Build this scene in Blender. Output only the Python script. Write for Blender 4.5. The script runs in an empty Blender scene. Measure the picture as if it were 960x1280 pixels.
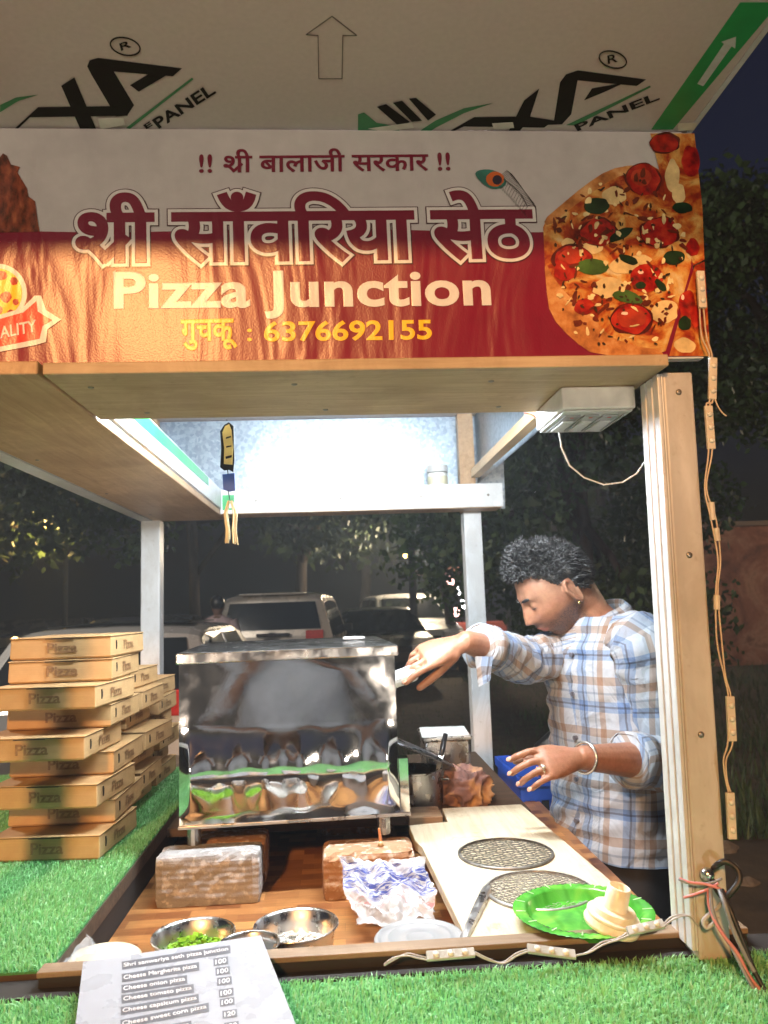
import bpy, math, random
import numpy as np
from mathutils import Vector, Matrix
random.seed(7); RNG = np.random.default_rng(7)
PI = math.pi
COL = bpy.context.scene.collection
SC = bpy.context.scene
H = 1.55                                   # camera height above the ground
def V(*a): return Vector(a)
# ------------------------------------------------------------------ camera
FPX = 961.0
yaw, pit, rol = math.radians(3.7), math.radians(6.8), math.radians(1.95)
CF = V(math.sin(yaw)*math.cos(pit), math.cos(yaw)*math.cos(pit), math.sin(pit))
R0 = V(math.cos(yaw), -math.sin(yaw), 0); U0 = R0.cross(CF)
CR = R0*math.cos(rol) - U0*math.sin(rol); CU = U0*math.cos(rol) + R0*math.sin(rol)
cam = bpy.data.cameras.new('camera'); cam_o = bpy.data.objects.new('camera', cam); COL.objects.link(cam_o)
cam.sensor_fit = 'VERTICAL'; cam.sensor_height = 36; cam.lens = FPX/1280*36
cam.dof.use_dof = True; cam.dof.focus_distance = 1.25; cam.dof.aperture_fstop = 8.5
cam.clip_start = 0.02; cam.clip_end = 600
m3 = Matrix((CR, CU, -CF)).transposed()
cam_o.matrix_world = Matrix.Translation((0, 0, H)) @ m3.to_4x4()
SC.camera = cam_o
# ------------------------------------------------------------------ world, lights, exposure
w = bpy.data.worlds.new('World'); SC.world = w; w.use_nodes = True
nt = w.node_tree; bg = nt.nodes['Background']
sky = nt.nodes.new('ShaderNodeTexSky'); sky.sky_type = 'NISHITA'; sky.sun_disc = False
sky.sun_elevation = math.radians(-1.5); sky.sun_rotation = math.radians(200)
tint = nt.nodes.new('ShaderNodeMix'); tint.data_type = 'RGBA'; tint.blend_type = 'MULTIPLY'; tint.inputs[0].default_value = 1; tint.inputs[7].default_value = (.20, .34, 1, 1)
nt.links.new(sky.outputs[0], tint.inputs[6]); nt.links.new(tint.outputs[2], bg.inputs[0]); bg.inputs[1].default_value = 0.06
SC.view_settings.view_transform = 'Standard'; SC.view_settings.look = 'None'
SC.view_settings.exposure = 0.62; SC.view_settings.gamma = 1.0
def lamp(name, kind, loc, target, watts, col, size=0.1, angle=None, blend=0.5):
    L = bpy.data.lights.new(name, kind); o = bpy.data.objects.new(name, L); COL.objects.link(o)
    o.location = loc; L.energy = watts; L.color = col
    if kind == 'AREA': L.shape = 'RECTANGLE'; L.size, L.size_y = size
    else: L.shadow_soft_size = size
    if angle: L.spot_size = math.radians(angle); L.spot_blend = blend
    if target is not None:
        o.rotation_euler = (Vector(target)-Vector(loc)).to_track_quat('-Z', 'Y').to_euler()
    return o
# the warm lamp of the lane, high behind the photographer
lamp('lane_lamp_light', 'SPOT', (-1.7, -5.4, H+2.9), (0.0, 1.0, H-0.05), 1500, (1.0, 0.48, 0.16), 0.22, 36, 0.7)
# two fill lights added low behind the camera to brighten overhang and front
lamp('fill_light', 'POINT', (-1.5, -3.3, H-.45), None, 165, (1.0, 0.80, 0.62), .16); lamp('fill_light', 'POINT', (1.3, -3.9, H-.55), None, 125, (1.0, 0.84, 0.68), .16)

# ------------------------------------------------------------------ helpers: pixel of the survey -> point in the place
def ray(x, y): return CF + CR*((x-480)/FPX) - CU*((y-640)/FPX)
def oz(x, y, h):
    d = ray(x, y); p = d*(h/d.z); p.z += H; return p
def oy(x, y, Y):
    d = ray(x, y); p = d*(Y/d.y); p.z += H; return p

# ------------------------------------------------------------------ materials
def srgb(r, g, b):
    f = lambda c: c/12.92 if c <= .04045 else ((c+.055)/1.055)**2.4
    return (f(r/255), f(g/255), f(b/255), 1)
def newmat(name):
    m = bpy.data.materials.new(name); m.use_nodes = True
    return m, m.node_tree, m.node_tree.nodes['Principled BSDF']
def N(nt, t, **kw):
    n = nt.nodes.new(t)
    for k, v in kw.items():
        if k in n.inputs: n.inputs[k].default_value = v
        else: setattr(n, k, v)
    return n
def ramp(nt, fac, stops, interp='LINEAR'):
    r = nt.nodes.new('ShaderNodeValToRGB'); r.color_ramp.interpolation = interp
    e = r.color_ramp.elements
    while len(e) < len(stops): e.new(0.5)
    for i, (p, c) in enumerate(stops):
        e[i].position = p; e[i].color = c if len(c) == 4 else (*c, 1)
    nt.links.new(fac, r.inputs[0]); return r.outputs[0]
def coord(nt, scale=(1, 1, 1), out='Object'):
    tc = nt.nodes.new('ShaderNodeTexCoord'); mp = nt.nodes.new('ShaderNodeMapping')
    mp.inputs['Scale'].default_value = scale
    nt.links.new(tc.outputs[out], mp.inputs[0]); return mp.outputs[0]
def noise(nt, vec, scale, detail=4, rough=.55, dist=0):
    n = N(nt, 'ShaderNodeTexNoise', Scale=scale, Detail=detail, Roughness=rough, Distortion=dist)
    nt.links.new(vec, n.inputs['Vector']); return n.outputs['Fac']
def bump(nt, b, fac, strength, dist):
    n = N(nt, 'ShaderNodeBump', Strength=strength, Distance=dist)
    nt.links.new(fac, n.inputs['Height'])
    nt.links.new(n.outputs[0], b.inputs['Normal']); return n
def mix(nt, fac, a, c, mode='MIX'):
    n = nt.nodes.new('ShaderNodeMix'); n.data_type = 'RGBA'; n.blend_type = mode
    for s, val in ((0, fac), (6, a), (7, c)):
        if hasattr(val, 'links') or hasattr(val, 'is_output'): nt.links.new(val, n.inputs[s])
        else: n.inputs[s].default_value = val
    return n.outputs[2]
MATS = {}
def plain(name, col, rough=.6, metal=0, var=.18, scale=30, bmp=0.0, stretch=(1, 1, 1), spec=.5, coat=0, emit=None, trans=0, alpha=1):
    if name in MATS: return MATS[name]
    m, t, b = newmat(name); MATS[name] = m
    c = tuple(col[:3]); lo = tuple(x*(1-var) for x in c); hi = tuple(min(1, x*(1+var*.8)) for x in c)
    v = coord(t, stretch); n = noise(t, v, scale)
    t.links.new(ramp(t, n, [(.3, lo), (.7, hi)]), b.inputs['Base Color'])
    r2 = N(t, 'ShaderNodeMapRange'); t.links.new(n, r2.inputs[0]); r2.inputs[3].default_value = max(.02, rough-.08); r2.inputs[4].default_value = min(1, rough+.08)
    t.links.new(r2.outputs[0], b.inputs['Roughness'])
    b.inputs['Metallic'].default_value = metal; b.inputs['Specular IOR Level'].default_value = spec
    b.inputs['Coat Weight'].default_value = coat; b.inputs['Transmission Weight'].default_value = trans; b.inputs['Alpha'].default_value = alpha
    if emit: b.inputs['Emission Color'].default_value = (*emit[:3], 1); b.inputs['Emission Strength'].default_value = emit[3]
    if bmp: bump(t, b, n, 1, bmp)
    return m
def scuff(m, amount=.5, dark=(.55, .48, .40), scale=7):
    t = m.node_tree; b = t.nodes['Principled BSDF']; src = b.inputs['Base Color'].links[0].from_socket
    n = noise(t, coord(t, (1, 1, .5)), scale, 9, .72, .6); f = noise(t, coord(t), scale*9, 4, .6)
    t.links.new(mix(t, amount, src, mix(t, .5, ramp(t, n, [(.46, (*dark, 1)), (.56, (1, 1, 1, 1))]), ramp(t, f, [(.30, (*dark, 1)), (.38, (1, 1, 1, 1))])), 'MULTIPLY'), b.inputs['Base Color']); return m
def wood(name, a, c, axis=0, rough=.6, scale=9):
    if name in MATS: return MATS[name]
    m, t, b = newmat(name); MATS[name] = m
    st = [7, 7, 7]; st[axis] = .55
    v = coord(t, tuple(st)); n = noise(t, v, scale, 6, .6, 1.2); n2 = noise(t, coord(t), 5, 3)
    base = ramp(t, n, [(.25, a), (.5, tuple((x+y)/2 for x, y in zip(a, c))), (.75, c)])
    st2 = ramp(t, n2, [(.35, (.72, .68, .62)), (.65, (1, 1, 1))])
    t.links.new(mix(t, .6, base, st2, 'MULTIPLY'), b.inputs['Base Color'])
    b.inputs['Roughness'].default_value = rough; bump(t, b, n, .4, .0015)
    return m

# ------------------------------------------------------------------ mesh builder
BASE = {}
class MB:
    def __init__(s): s.v = []; s.f = []; s.uv = None; s.smooth = False
    def add(s, vs, fs):
        o = len(s.v); s.v += [Vector(p) for p in vs]; s.f += [tuple(i+o for i in f) for f in fs]; return o
    def box(s, x0, x1, y0, y1, z0, z1):
        vs = [(x0,y0,z0),(x1,y0,z0),(x1,y1,z0),(x0,y1,z0),(x0,y0,z1),(x1,y0,z1),(x1,y1,z1),(x0,y1,z1)]
        s.add(vs, [(3,2,1,0),(4,5,6,7),(0,1,5,4),(1,2,6,5),(2,3,7,6),(3,0,4,7)]); return s
    def obox(s, c, size, rz=0, mat=None):
        M = mat if mat else Matrix.Rotation(rz, 3, 'Z'); c = Vector(c); hx, hy, hz = (k/2 for k in size)
        vs = [c + M @ Vector(p) for p in [(-hx,-hy,-hz),(hx,-hy,-hz),(hx,hy,-hz),(-hx,hy,-hz),(-hx,-hy,hz),(hx,-hy,hz),(hx,hy,hz),(-hx,hy,hz)]]
        s.add(vs, [(3,2,1,0),(4,5,6,7),(0,1,5,4),(1,2,6,5),(2,3,7,6),(3,0,4,7)]); return s
    def prism(s, pts, off):
        off = Vector(off); n = len(pts); pts = [Vector(p) for p in pts]
        nrm = Vector((0,0,0))
        for i in range(n): nrm += pts[i].cross(pts[(i+1) % n])
        if nrm.dot(off) > 0: pts = pts[::-1]
        vs = pts + [p+off for p in pts]
        s.add(vs, [tuple(range(n)), tuple(range(2*n-1, n-1, -1))] + [(i, i+n, (i+1) % n+n, (i+1) % n) for i in range(n)]); return s
    def rings(s, rings, cap=True, closed=True):
        n = len(rings[0]); o = len(s.v)
        for r in rings: s.v += [Vector(p) for p in r]
        for k in range(len(rings)-1):
            for i in range(n if closed else n-1):
                j = (i+1) % n
                s.f.append((o+k*n+i, o+k*n+j, o+(k+1)*n+j, o+(k+1)*n+i))
        if cap:
            s.f.append(tuple(o+i for i in range(n-1, -1, -1))); q = o+(len(rings)-1)*n
            s.f.append(tuple(q+i for i in range(n)))
        return s
    def tube(s, path, r, n=8, cap=True, flat=None):
        path = [Vector(p) for p in path]; m = len(path); rr = r if isinstance(r, (list, tuple)) else [r]*m
        t0 = (path[1]-path[0]).normalized(); u = t0.orthogonal().normalized(); out = []
        for i, p in enumerate(path):
            t = (path[min(i+1, m-1)]-path[max(i-1, 0)])
            t = t.normalized() if t.length > 1e-9 else t0
            u = (u - t*u.dot(t)); u = u.normalized() if u.length > 1e-6 else t.orthogonal().normalized()
            w_ = t.cross(u)
            out.append([p + (u*math.cos(a)+w_*math.sin(a))*rr[i] for a in (2*PI*k/n for k in range(n))])
        return s.rings(out, cap)
    def lathe(s, prof, c, n=32, cap=False, M=None):
        c = Vector(c); out = []
        for r, z in prof:
            ring = []
            for k in range(n):
                a = 2*PI*k/n; p = Vector((r*math.cos(a), r*math.sin(a), z)); ring.append(c + (M @ p if M else p))
            out.append(ring)
        return s.rings(out, cap)
    def ball(s, c, r, n=12, sq=(1, 1, 1), M=None):
        prof = [(max(1e-4, math.sin(PI*k/n)), -math.cos(PI*k/n)) for k in range(n+1)]; c = Vector(c); out = []
        for a, z in prof:
            ring = []
            for k in range(n*2):
                q = PI*k/n; p = Vector((a*math.cos(q)*r*sq[0], a*math.sin(q)*r*sq[1], z*r*sq[2])); ring.append(c + (M @ p if M else p))
            out.append(ring)
        return s.rings(out, True)
    def build(s, name, mat, parent=None, smooth=False, bevel=0, origin=None, sub=0, auto=None):
        me = bpy.data.meshes.new(name)
        if parent is not None: b = BASE[parent.name]
        elif origin is not None: b = Vector(origin)
        else:
            xs = [p.x for p in s.v]; ys = [p.y for p in s.v]; zs = [p.z for p in s.v]
            b = Vector(((min(xs)+max(xs))/2, (min(ys)+max(ys))/2, min(zs)))
        me.from_pydata([p-b for p in s.v], [], s.f); me.update()
        o = bpy.data.objects.new(name, me); COL.objects.link(o)
        me.materials.append(mat)
        if s.uv:
            ul = me.uv_layers.new(name='UVMap')
            for l in me.loops: ul.data[l.index].uv = s.uv[l.vertex_index]
        if smooth or s.smooth: me.polygons.foreach_set('use_smooth', [True]*len(me.polygons))
        BASE[o.name] = b.copy()
        if parent is not None: o.parent = parent
        else: o.location = b
        if bevel:
            md = o.modifiers.new('bevel', 'BEVEL'); md.width = bevel; md.segments = 2; md.limit_method = 'ANGLE'; md.angle_limit = math.radians(40)
        if sub:
            md = o.modifiers.new('sub', 'SUBSURF'); md.levels = sub; md.render_levels = sub
        return o
def npmesh(name, verts, faces, mat, parent=None, origin=(0, 0, 0), smooth=False, attr=None, uv=None):
    """verts (n,3) and faces (m,k) numpy arrays -> one object"""
    b = BASE[parent.name] if parent is not None else Vector(origin)
    me = bpy.data.meshes.new(name); n, (m, k) = len(verts), faces.shape
    me.vertices.add(n); me.vertices.foreach_set('co', (verts - np.array(b)).astype(np.float32).ravel())
    me.loops.add(m*k); me.loops.foreach_set('vertex_index', faces.astype(np.int32).ravel())
    me.polygons.add(m); me.polygons.foreach_set('loop_start', np.arange(0, m*k, k, dtype=np.int32))
    if smooth: me.polygons.foreach_set('use_smooth', np.ones(m, bool))
    if attr is not None:
        a = me.attributes.new('tone', 'FLOAT', 'POINT'); a.data.foreach_set('value', attr.astype(np.float32))
    if uv is not None:
        ul = me.uv_layers.new(name='UVMap'); ul.data.foreach_set('uv', uv[faces.ravel()].astype(np.float32).ravel())
    me.update(); me.validate(); me.materials.append(mat)
    o = bpy.data.objects.new(name, me); COL.objects.link(o); BASE[o.name] = b.copy()
    if parent is not None: o.parent = parent
    else: o.location = b
    return o
def tag(o, label, cat, group=None, kind=None):
    if label: o['label'] = label
    if cat: o['category'] = cat
    if group: o['group'] = group
    if kind: o['kind'] = kind
    return o
def thing(name, label, cat, loc, group=None):
    o = bpy.data.objects.new(name, None); COL.objects.link(o); o.location = loc; o.empty_display_size = .1
    BASE[o.name] = Vector(loc); return tag(o, label, cat, group)
def copy_tree(o, parent=None):
    c = o.copy(); COL.objects.link(c); BASE[c.name] = BASE[o.name].copy()
    if parent is not None: c.parent = parent
    for ch in [x for x in o.children]: copy_tree(ch, c)
    return c
# ---- lettering: a flattened, bevelled text laid on an affine patch (bottom-left, bottom-right, top-left)
def text_geo(body, bold, extra=None, spacing=1.0):
    c = bpy.data.curves.new('lettering', 'FONT'); c.body = body; c.size = 1; c.bevel_depth = max(bold, 1e-4); c.bevel_resolution = 1
    c.resolution_u = 5; c.fill_mode = 'BOTH'; c.space_character = spacing
    o = bpy.data.objects.new('lettering', c); COL.objects.link(o)
    dg = bpy.context.evaluated_depsgraph_get(); me = bpy.data.meshes.new_from_object(o.evaluated_get(dg))
    vs = np.array([v.co[:] for v in me.vertices]); fs = [tuple(p.vertices) for p in me.polygons]
    bpy.data.objects.remove(o); bpy.data.curves.remove(c); bpy.data.meshes.remove(me)
    if extra:
        for path, r in extra:
            mb = MB(); mb.tube([(x, y, 0) for x, y in path], r+bold, 10)
            k = len(vs); a = np.array([p[:] for p in mb.v]); a[:, 2] *= max(bold, 1e-4)/(r+bold)
            vs = np.vstack([vs, a]); fs += [tuple(i+k for i in f) for f in mb.f]
    par = list(range(len(vs)))
    def find(a):
        while par[a] != a: par[a] = par[par[a]]; a = par[a]
        return a
    for f in fs:
        for i in f[1:]: par[find(i)] = find(f[0])
    ids = {}; jit = np.array([ids.setdefault(find(i), len(ids)) for i in range(len(vs))])
    vs[:, 2] = vs[:, 2]/max(bold, 1e-4)*.00016 + (jit % 24)*.000012
    return vs, fs
def letter(parent, name, body, bl, br, tl, mat, bold=.02, lift=.0006, box=None, extra=None, spacing=1.0, geo=None):
    vs, fs = geo if geo else text_geo(body, bold, extra, spacing)
    x0, y0 = vs[:, 0].min(), vs[:, 1].min(); x1, y1 = vs[:, 0].max(), vs[:, 1].max()
    if box: x0, x1, y0, y1 = box
    ux = (br-bl)/(x1-x0); uy = (tl-bl)/(y1-y0); n = ux.cross(uy).normalized()
    mb = MB(); mb.v = [bl + ux*(p[0]-x0) + uy*(p[1]-y0) + n*(p[2]+lift) for p in vs]; mb.f = list(fs)
    return mb.build(name, mat, parent)
def patch(parent, name, pts, n, lift, mat, thick=.0002):
    mb = MB(); n = Vector(n); mb.prism([p+n*(lift-thick) for p in pts], n*thick)
    return mb.build(name, mat, parent)
def smoothpoly(pts, it=2):
    for _ in range(it):
        out = []
        for i in range(len(pts)):
            a = Vector(pts[i]); b = Vector(pts[(i+1) % len(pts)]); out += [a*.75+b*.25, a*.25+b*.75]
        pts = out
    return pts

# ================================================================== SETTING
def ground_mat():
    m, t, b = newmat('dirt'); v = coord(t)
    n1 = noise(t, v, .35, 6, .6); n2 = noise(t, v, 6, 8, .65)
    c1 = ramp(t, n1, [(.35, (.055, .042, .03)), (.55, (.10, .075, .05)), (.72, (.05, .06, .025))])
    c2 = ramp(t, n2, [(.3, (.5, .5, .5)), (.7, (1.25, 1.2, 1.1))])
    t.links.new(mix(t, 1, c1, c2, 'MULTIPLY'), b.inputs['Base Color']); b.inputs['Roughness'].default_value = .95
    bump(t, b, n2, .8, .03); return m
g = MB(); nx = 60
vs = []; fs = []
for j in range(nx+1):
    for i in range(nx+1):
        x = (i/nx-.5); y = (j/nx-.5); x = math.copysign(abs(x*2)**2.2, x)*200; y = math.copysign(abs(y*2)**2.2, y)*200+6
        d = math.hypot(x, y-1.5)
        vs.append((x, y, .05*math.sin(x*.7)*math.cos(y*.5)*min(1, max(0, d-4)/6)))
for j in range(nx):
    for i in range(nx): fs.append((j*(nx+1)+i, j*(nx+1)+i+1, (j+1)*(nx+1)+i+1, (j+1)*(nx+1)+i))
g.add(vs, fs); tag(g.build('ground', ground_mat(), smooth=True, origin=(0, 0, 0)), 'bare brown earth ground around the stall', None, kind='structure')
road = MB(); road.prism([(-60, 18, .06), (60, 26, .06), (60, 33, .06), (-60, 25, .06)], (0, 0, .02))
tag(road.build('road', plain('asphalt', (.05, .05, .052), .8, bmp=.004, scale=60), origin=(0, 0, 0)), 'asphalt lane behind the parked cars', None, kind='structure')

# ================================================================== THE STALL
M_ply = wood('ply_plank', (.42, .30, .18), (.60, .45, .29), 0, .55)
M_plyY = wood('ply_plank_long', (.42, .26, .14), (.60, .41, .24), 1, .5)
M_white = plain('white_laminate', (.58, .60, .61), .35, var=.06, scale=8)
M_pvc = plain('tan_wall_panel', (.50, .475, .45), .4, var=.12, scale=5, stretch=(8, 8, .6))
M_pvcw = plain('white_fluted_panel', (.58, .58, .58), .35, var=.05)
for m_ in (M_white, M_pvc, M_pvcw, M_ply, M_plyY): scuff(m_, .55)
M_dark = wood('dark_timber', (.05, .032, .02), (.12, .075, .045), 0, .75)
M_rail = wood('rail_timber', (.20, .13, .075), (.34, .24, .15), 0, .6)
scuff(M_rail, .6)
M_green = plain('panel_green', (.02, .30, .09), .4, var=.1)
M_under = plain('panel_white', (.56, .49, .47), .45, var=.05, scale=160)
M_black = plain('print_black', (.012, .012, .012), .75, var=.1, spec=.2)

stall = thing('food_stall', 'wooden pizza stall with tan corner post, plank canopy and recessed counter', 'food stall', (0, 1.8, 0))
YF, YR, XL, XR = 1.0, 2.57, -.64, .51
def h(z): return H+z
# front post: tan face, white fluted inner face
p = MB(); q_ = lambda x0, x1, y0, y1, z0, z1, l: [V(x0-l, y0, z0), V(x1-l, y0, z0), V(x1-l, y1, z0), V(x0-l, y1, z0)]
def leaning(p, x0, x1, y0, y1, z0, z1, l=.012):
    p.rings([[(x0-l, y0, z0), (x1-l, y0, z0), (x1-l, y1, z0), (x0-l, y1, z0)], [(x0, y0, z1), (x1, y0, z1), (x1, y1, z1), (x0, y1, z1)]])
leaning(p, .4475, .489, .985, 1.046, h(-.452), h(.298)); post = p.build('front_post', M_pvc, stall, bevel=.003)
p = MB()
leaning(p, .4445, .447, .984, 1.0455, h(-.44), h(.296))
for k in range(3): leaning(p, .4395, .4443, .985+k*.0215, .985+k*.0215+.0165, h(-.44), h(.296))
p.build('fluted_strip', M_pvcw, post, bevel=.0012)
for (x0, x1, top) in ((XL, XL+.062, .30), (.436, .497, .30)):
    p = MB(); p.box(x0, x1, YR, YR+.06, .0, h(top)); rp = p.build('rear_post', M_white, stall, bevel=.003)
    q = MB(); q.box(x0-.004, x1-.012, YR+.012, YR+.05, h(top)+.001, h(.645)); q.build('wood_stud', M_plyY, rp)
p = MB(); p.box(XL, XL+.06, YF, YF+.06, .0, h(.30)); p.build('front_post', M_pvc, stall, bevel=.003)
# plank canopy underside
p = MB(); p.box(-.362, .447, .962, 1.20, h(.300), h(.316)); p.build('front_beam', M_ply, stall, bevel=.002)
p = MB(); p.box(-.60, -.365, .955, YR+.03, h(.2985), h(.316)); p.build('side_beam', M_plyY, stall, bevel=.002)
p = MB(); p.box(XL, -.602, .955, YR+.03, h(.297), h(.345)); p.build('side_trim', M_white, stall)
p = MB(); p.box(-.362, .545, 2.46, YR-.003, h(.300), h(.314)); p.build('rear_beam', M_plyY, stall)
p = MB(); p.box(-.362, .548, 2.452, 2.4585, h(.302), h(.378)); rb = p.build('rear_fascia', M_white, stall)
q = MB(); q.box(-.355, -.318, 2.4495, 2.4515, h(.312), h(.36)); q.build('green_label', M_green, rb)
q = MB(); q.box(-.338, -.326, 2.4475, 2.449, h(.318), h(.333)); q.build('label_window', M_white, rb)
q = MB()
for a in ((-.262, -.2605, .322, .352), (-.236, -.2345, .322, .352)): q.box(a[0], a[1], 2.4505, 2.4515, h(a[2]), h(a[3]))
q.box(-.262, -.2345, 2.4505, 2.4515, h(.3525), h(.354)); q.build('pencil_mark', plain('pencil', (.3, .34, .36), .7), rb)
q = MB()
for a in ((.33, .3315, .322, .352), (.356, .3575, .322, .352)): q.box(a[0], a[1], 2.4505, 2.4515, h(a[2]), h(a[3]))
q.box(.33, .3575, 2.4505, 2.4515, h(.3525), h(.354)); q.build('pencil_mark', plain('pencil', (.3, .34, .36), .7), rb)
p = MB(); p.box(-.3645, -.3585, 1.205, 2.4515, h(.3165), h(.378)); up = p.build('side_upstand', M_white, stall)
q = MB(); q.prism([(-.358, 1.21, h(.345)), (-.358, 2.20, h(.352)), (-.358, 2.20, h(.375)), (-.358, 1.21, h(.375))], (.0007, 0, 0)); q.build('green_stripe', M_green, up)
p = MB(); p.box(.447, .474, 1.05, 2.452, h(.398), h(.425)); p.build('roof_lath', wood('pine_lath', (.50, .34, .18), (.66, .48, .28), 1, .5), stall)
# galvanised sheets under the roof
def galv():
    m, t, b = newmat('galvanised_sheet'); v = coord(t)
    vo = N(t, 'ShaderNodeTexVoronoi', Scale=95); t.links.new(v, vo.inputs['Vector'])
    n = noise(t, v, 5, 4)
    c = mix(t, .25, ramp(t, vo.outputs['Color'], [(.2, (.20, .25, .30)), (.8, (.36, .42, .47))]), ramp(t, n, [(.3, (.22, .27, .32)), (.7, (.38, .44, .49))]))
    t.links.new(c, b.inputs['Base Color']); b.inputs['Metallic'].default_value = .75
    b.inputs['Roughness'].default_value = .34; bump(t, b, noise(t, coord(t, (1, 1, 1)), 7, 2), .25, .012); return m
M_galv = galv()
p = MB(); tl = .028
p.prism([(-.69, 2.655, h(.318)), (.60, 2.655, h(.318)), (.60, 2.655-tl, h(.645)), (-.69, 2.655-tl, h(.645))], (0, .0015, 0)); p.build('rear_sheet', M_galv, stall)
p = MB(); p.box(.5, .502, 1.0, 2.62, h(.405), h(.645)); p.build('side_sheet', M_galv, stall)
p = MB(); p.box(XL-.002, XL, 1.0, 2.62, h(.347), h(.645)); p.build('side_sheet', M_galv, stall)
# roof and its overhang (white insulation panel with printed marks)
ZO = .649
p = MB(); p.box(-1.15, .512, .53, 2.72, h(ZO), h(ZO+.03)); roof = p.build('roof_panel', M_under, stall)
p = MB(); p.box(-1.16, .5195, .522, .5295, h(ZO-.001), h(ZO+.033)); p.box(.5125, .5195, .53, 2.72, h(ZO-.001), h(ZO+.033)); p.build('edge_trim', M_white, roof)
def A(x, y): return oz(x/2, y/2, ZO)
def B(x, y): return oz(480+x/2, y/2, ZO)
dn = (0, 0, -1)
def mark(name, fn, polys, mt, lift=.0005):
    for k, q in enumerate(polys):
        mb = MB(); mb.prism([fn(*c) + V(0, 0, -(lift+k*.00012)) for c in q], (0, 0, .00008)); mb.build(name, mt, roof)
mark('logo_stroke', A, [[(218,165),(224,150),(245,144),(455,170),(432,190),(285,178),(335,262),(318,288),(290,290),(228,185)], [(325,212),(375,182),(415,188),(347,228)],
    [(95,267),(300,264),(320,288),(75,292),(45,321),(36,321)], [(153,213),(186,192),(240,320),(200,320)]], M_black)
mark('logo_swoosh', A, [[(0,262),(40,243),(95,236),(45,252),(0,280)], [(315,319),(480,193),(484,197),(325,321)]], plain('print_green', (.03, .22, .08), .45))
letter(roof, 'logo_lettering', 'PANEL', A(398,321), A(541,231), A(379,299), M_black, .025)
letter(roof, 'logo_lettering', 'E', A(366,322), A(382,312), A(358,312), M_black, .025)
mark('logo_stroke', B, [[(425,300),(440,205),(455,185),(485,175),(655,198),(632,214),(484,200),(468,285),(445,310),(390,312)], [(500,250),(520,220),(600,206),(560,225)],
    [(225,292),(360,290),(425,300),(400,318),(200,315),(175,326),(165,326)], [(325,300),(350,250),(388,220),(362,300),(340,325),(312,325)],
    [(62,245),(80,243),(130,285),(110,300)], [(22,255),(45,250),(95,300),(70,303)], [(-18,265),(5,258),(65,303),(40,316)]], M_black)
mark('logo_swoosh', B, [[(90,326),(130,300),(200,270),(272,257),(200,282),(130,318),(118,326)], [(455,312),(665,213),(667,217),(480,312)], [(-65,285),(-50,280),(-18,306),(30,314),(40,326),(-20,326),(-65,326)]], plain('print_green', (.03, .22, .08), .45))
letter(roof, 'logo_lettering', 'PANEL', B(484,327), B(690,247), B(474,311), M_black, .025)
mark('green_strip', B, [[(890,5),(990,5),(960,40),(722,323),(668,323)]], M_green)
mark('strip_arrow', B, [[(783,208),(850,108),(843,103),(880,90),(878,120),(869,114),(798,214)]], M_white, .0009)
for fn, cx, cy, rx, ry, rl in ((A, 313, 115, 37, 22, ((303,126),(329,116),(298,108))), (B, 572, 148, 34, 21, ((560,159),(584,153),(558,138)))):
    mb = MB(); mb.tube([fn(cx+rx*math.cos(a)+2*math.sin(a), cy+ry*math.sin(a)+5*math.cos(a)) + V(0, 0, -.0005) for a in (2*PI*k/40 for k in range(41))], .0009, 4); mb.build('registered_ring', M_black, roof)
    letter(roof, 'logo_lettering', 'R', fn(*rl[0]), fn(*rl[1]), fn(*rl[2]), M_black, .012)
mb = MB(); pts = [(830,40),(892,88),(857,88),(855,196),(797,196),(795,88),(765,86),(830,40)]
for a, c in zip(pts, pts[1:]): mb.tube([A(*a)+V(0, 0, -.0003), A(*c)+V(0, 0, -.0003)], .0006, 4)
mb.build('arrow_outline', plain('pencil_grey', (.12, .11, .10), .7), roof)
for fn, q in ((A, [(245,293),(308,291),(312,308),(252,320)]), (B, [(270,305),(322,302),(325,316),(275,320)]), (B, [(-40,318),(70,303),(74,316),(0,325)]), (B, [(735,305),(782,303),(775,322),(735,324)])):
    mb = MB(); mb.prism([fn(*c)+V(0, 0, -.0022) for c in q], (0, 0, .0003)); mb.build('tape_tab', plain('tape', (.66, .64, .58), .3), roof)
M_screw = plain('screw_head', (.30, .28, .25), .4, .8)
def screw(c, n, parent):
    p = MB(); p.lathe([(.0042, 0), (.0040, .0010), (.0022, .0018), (.0001, .0018)], c, 12, M=Vector(n).to_track_quat('Z', 'Y').to_matrix()); p.build('screw', M_screw, parent, smooth=True)
for z in (.27, .05, -.18, -.36): screw(V(.468-.012*(.298-z)/.75, .9848, h(z)), (0, -1, 0), post)
for x in (-.32, -.05, .22): screw(V(x, 1.02, h(.2998)), (0, 0, -1), stall); screw(V(x+.04, 1.16, h(.2998)), (0, 0, -1), stall)
for y in (1.1, 1.5, 1.95, 2.4): screw(V(-.57, y, h(.2983)), (0, 0, -1), stall)
for x in (-.25, .02, .28, .5): screw(V(x, 2.4518, h(.34)), (0, -1, 0), rb)
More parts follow.
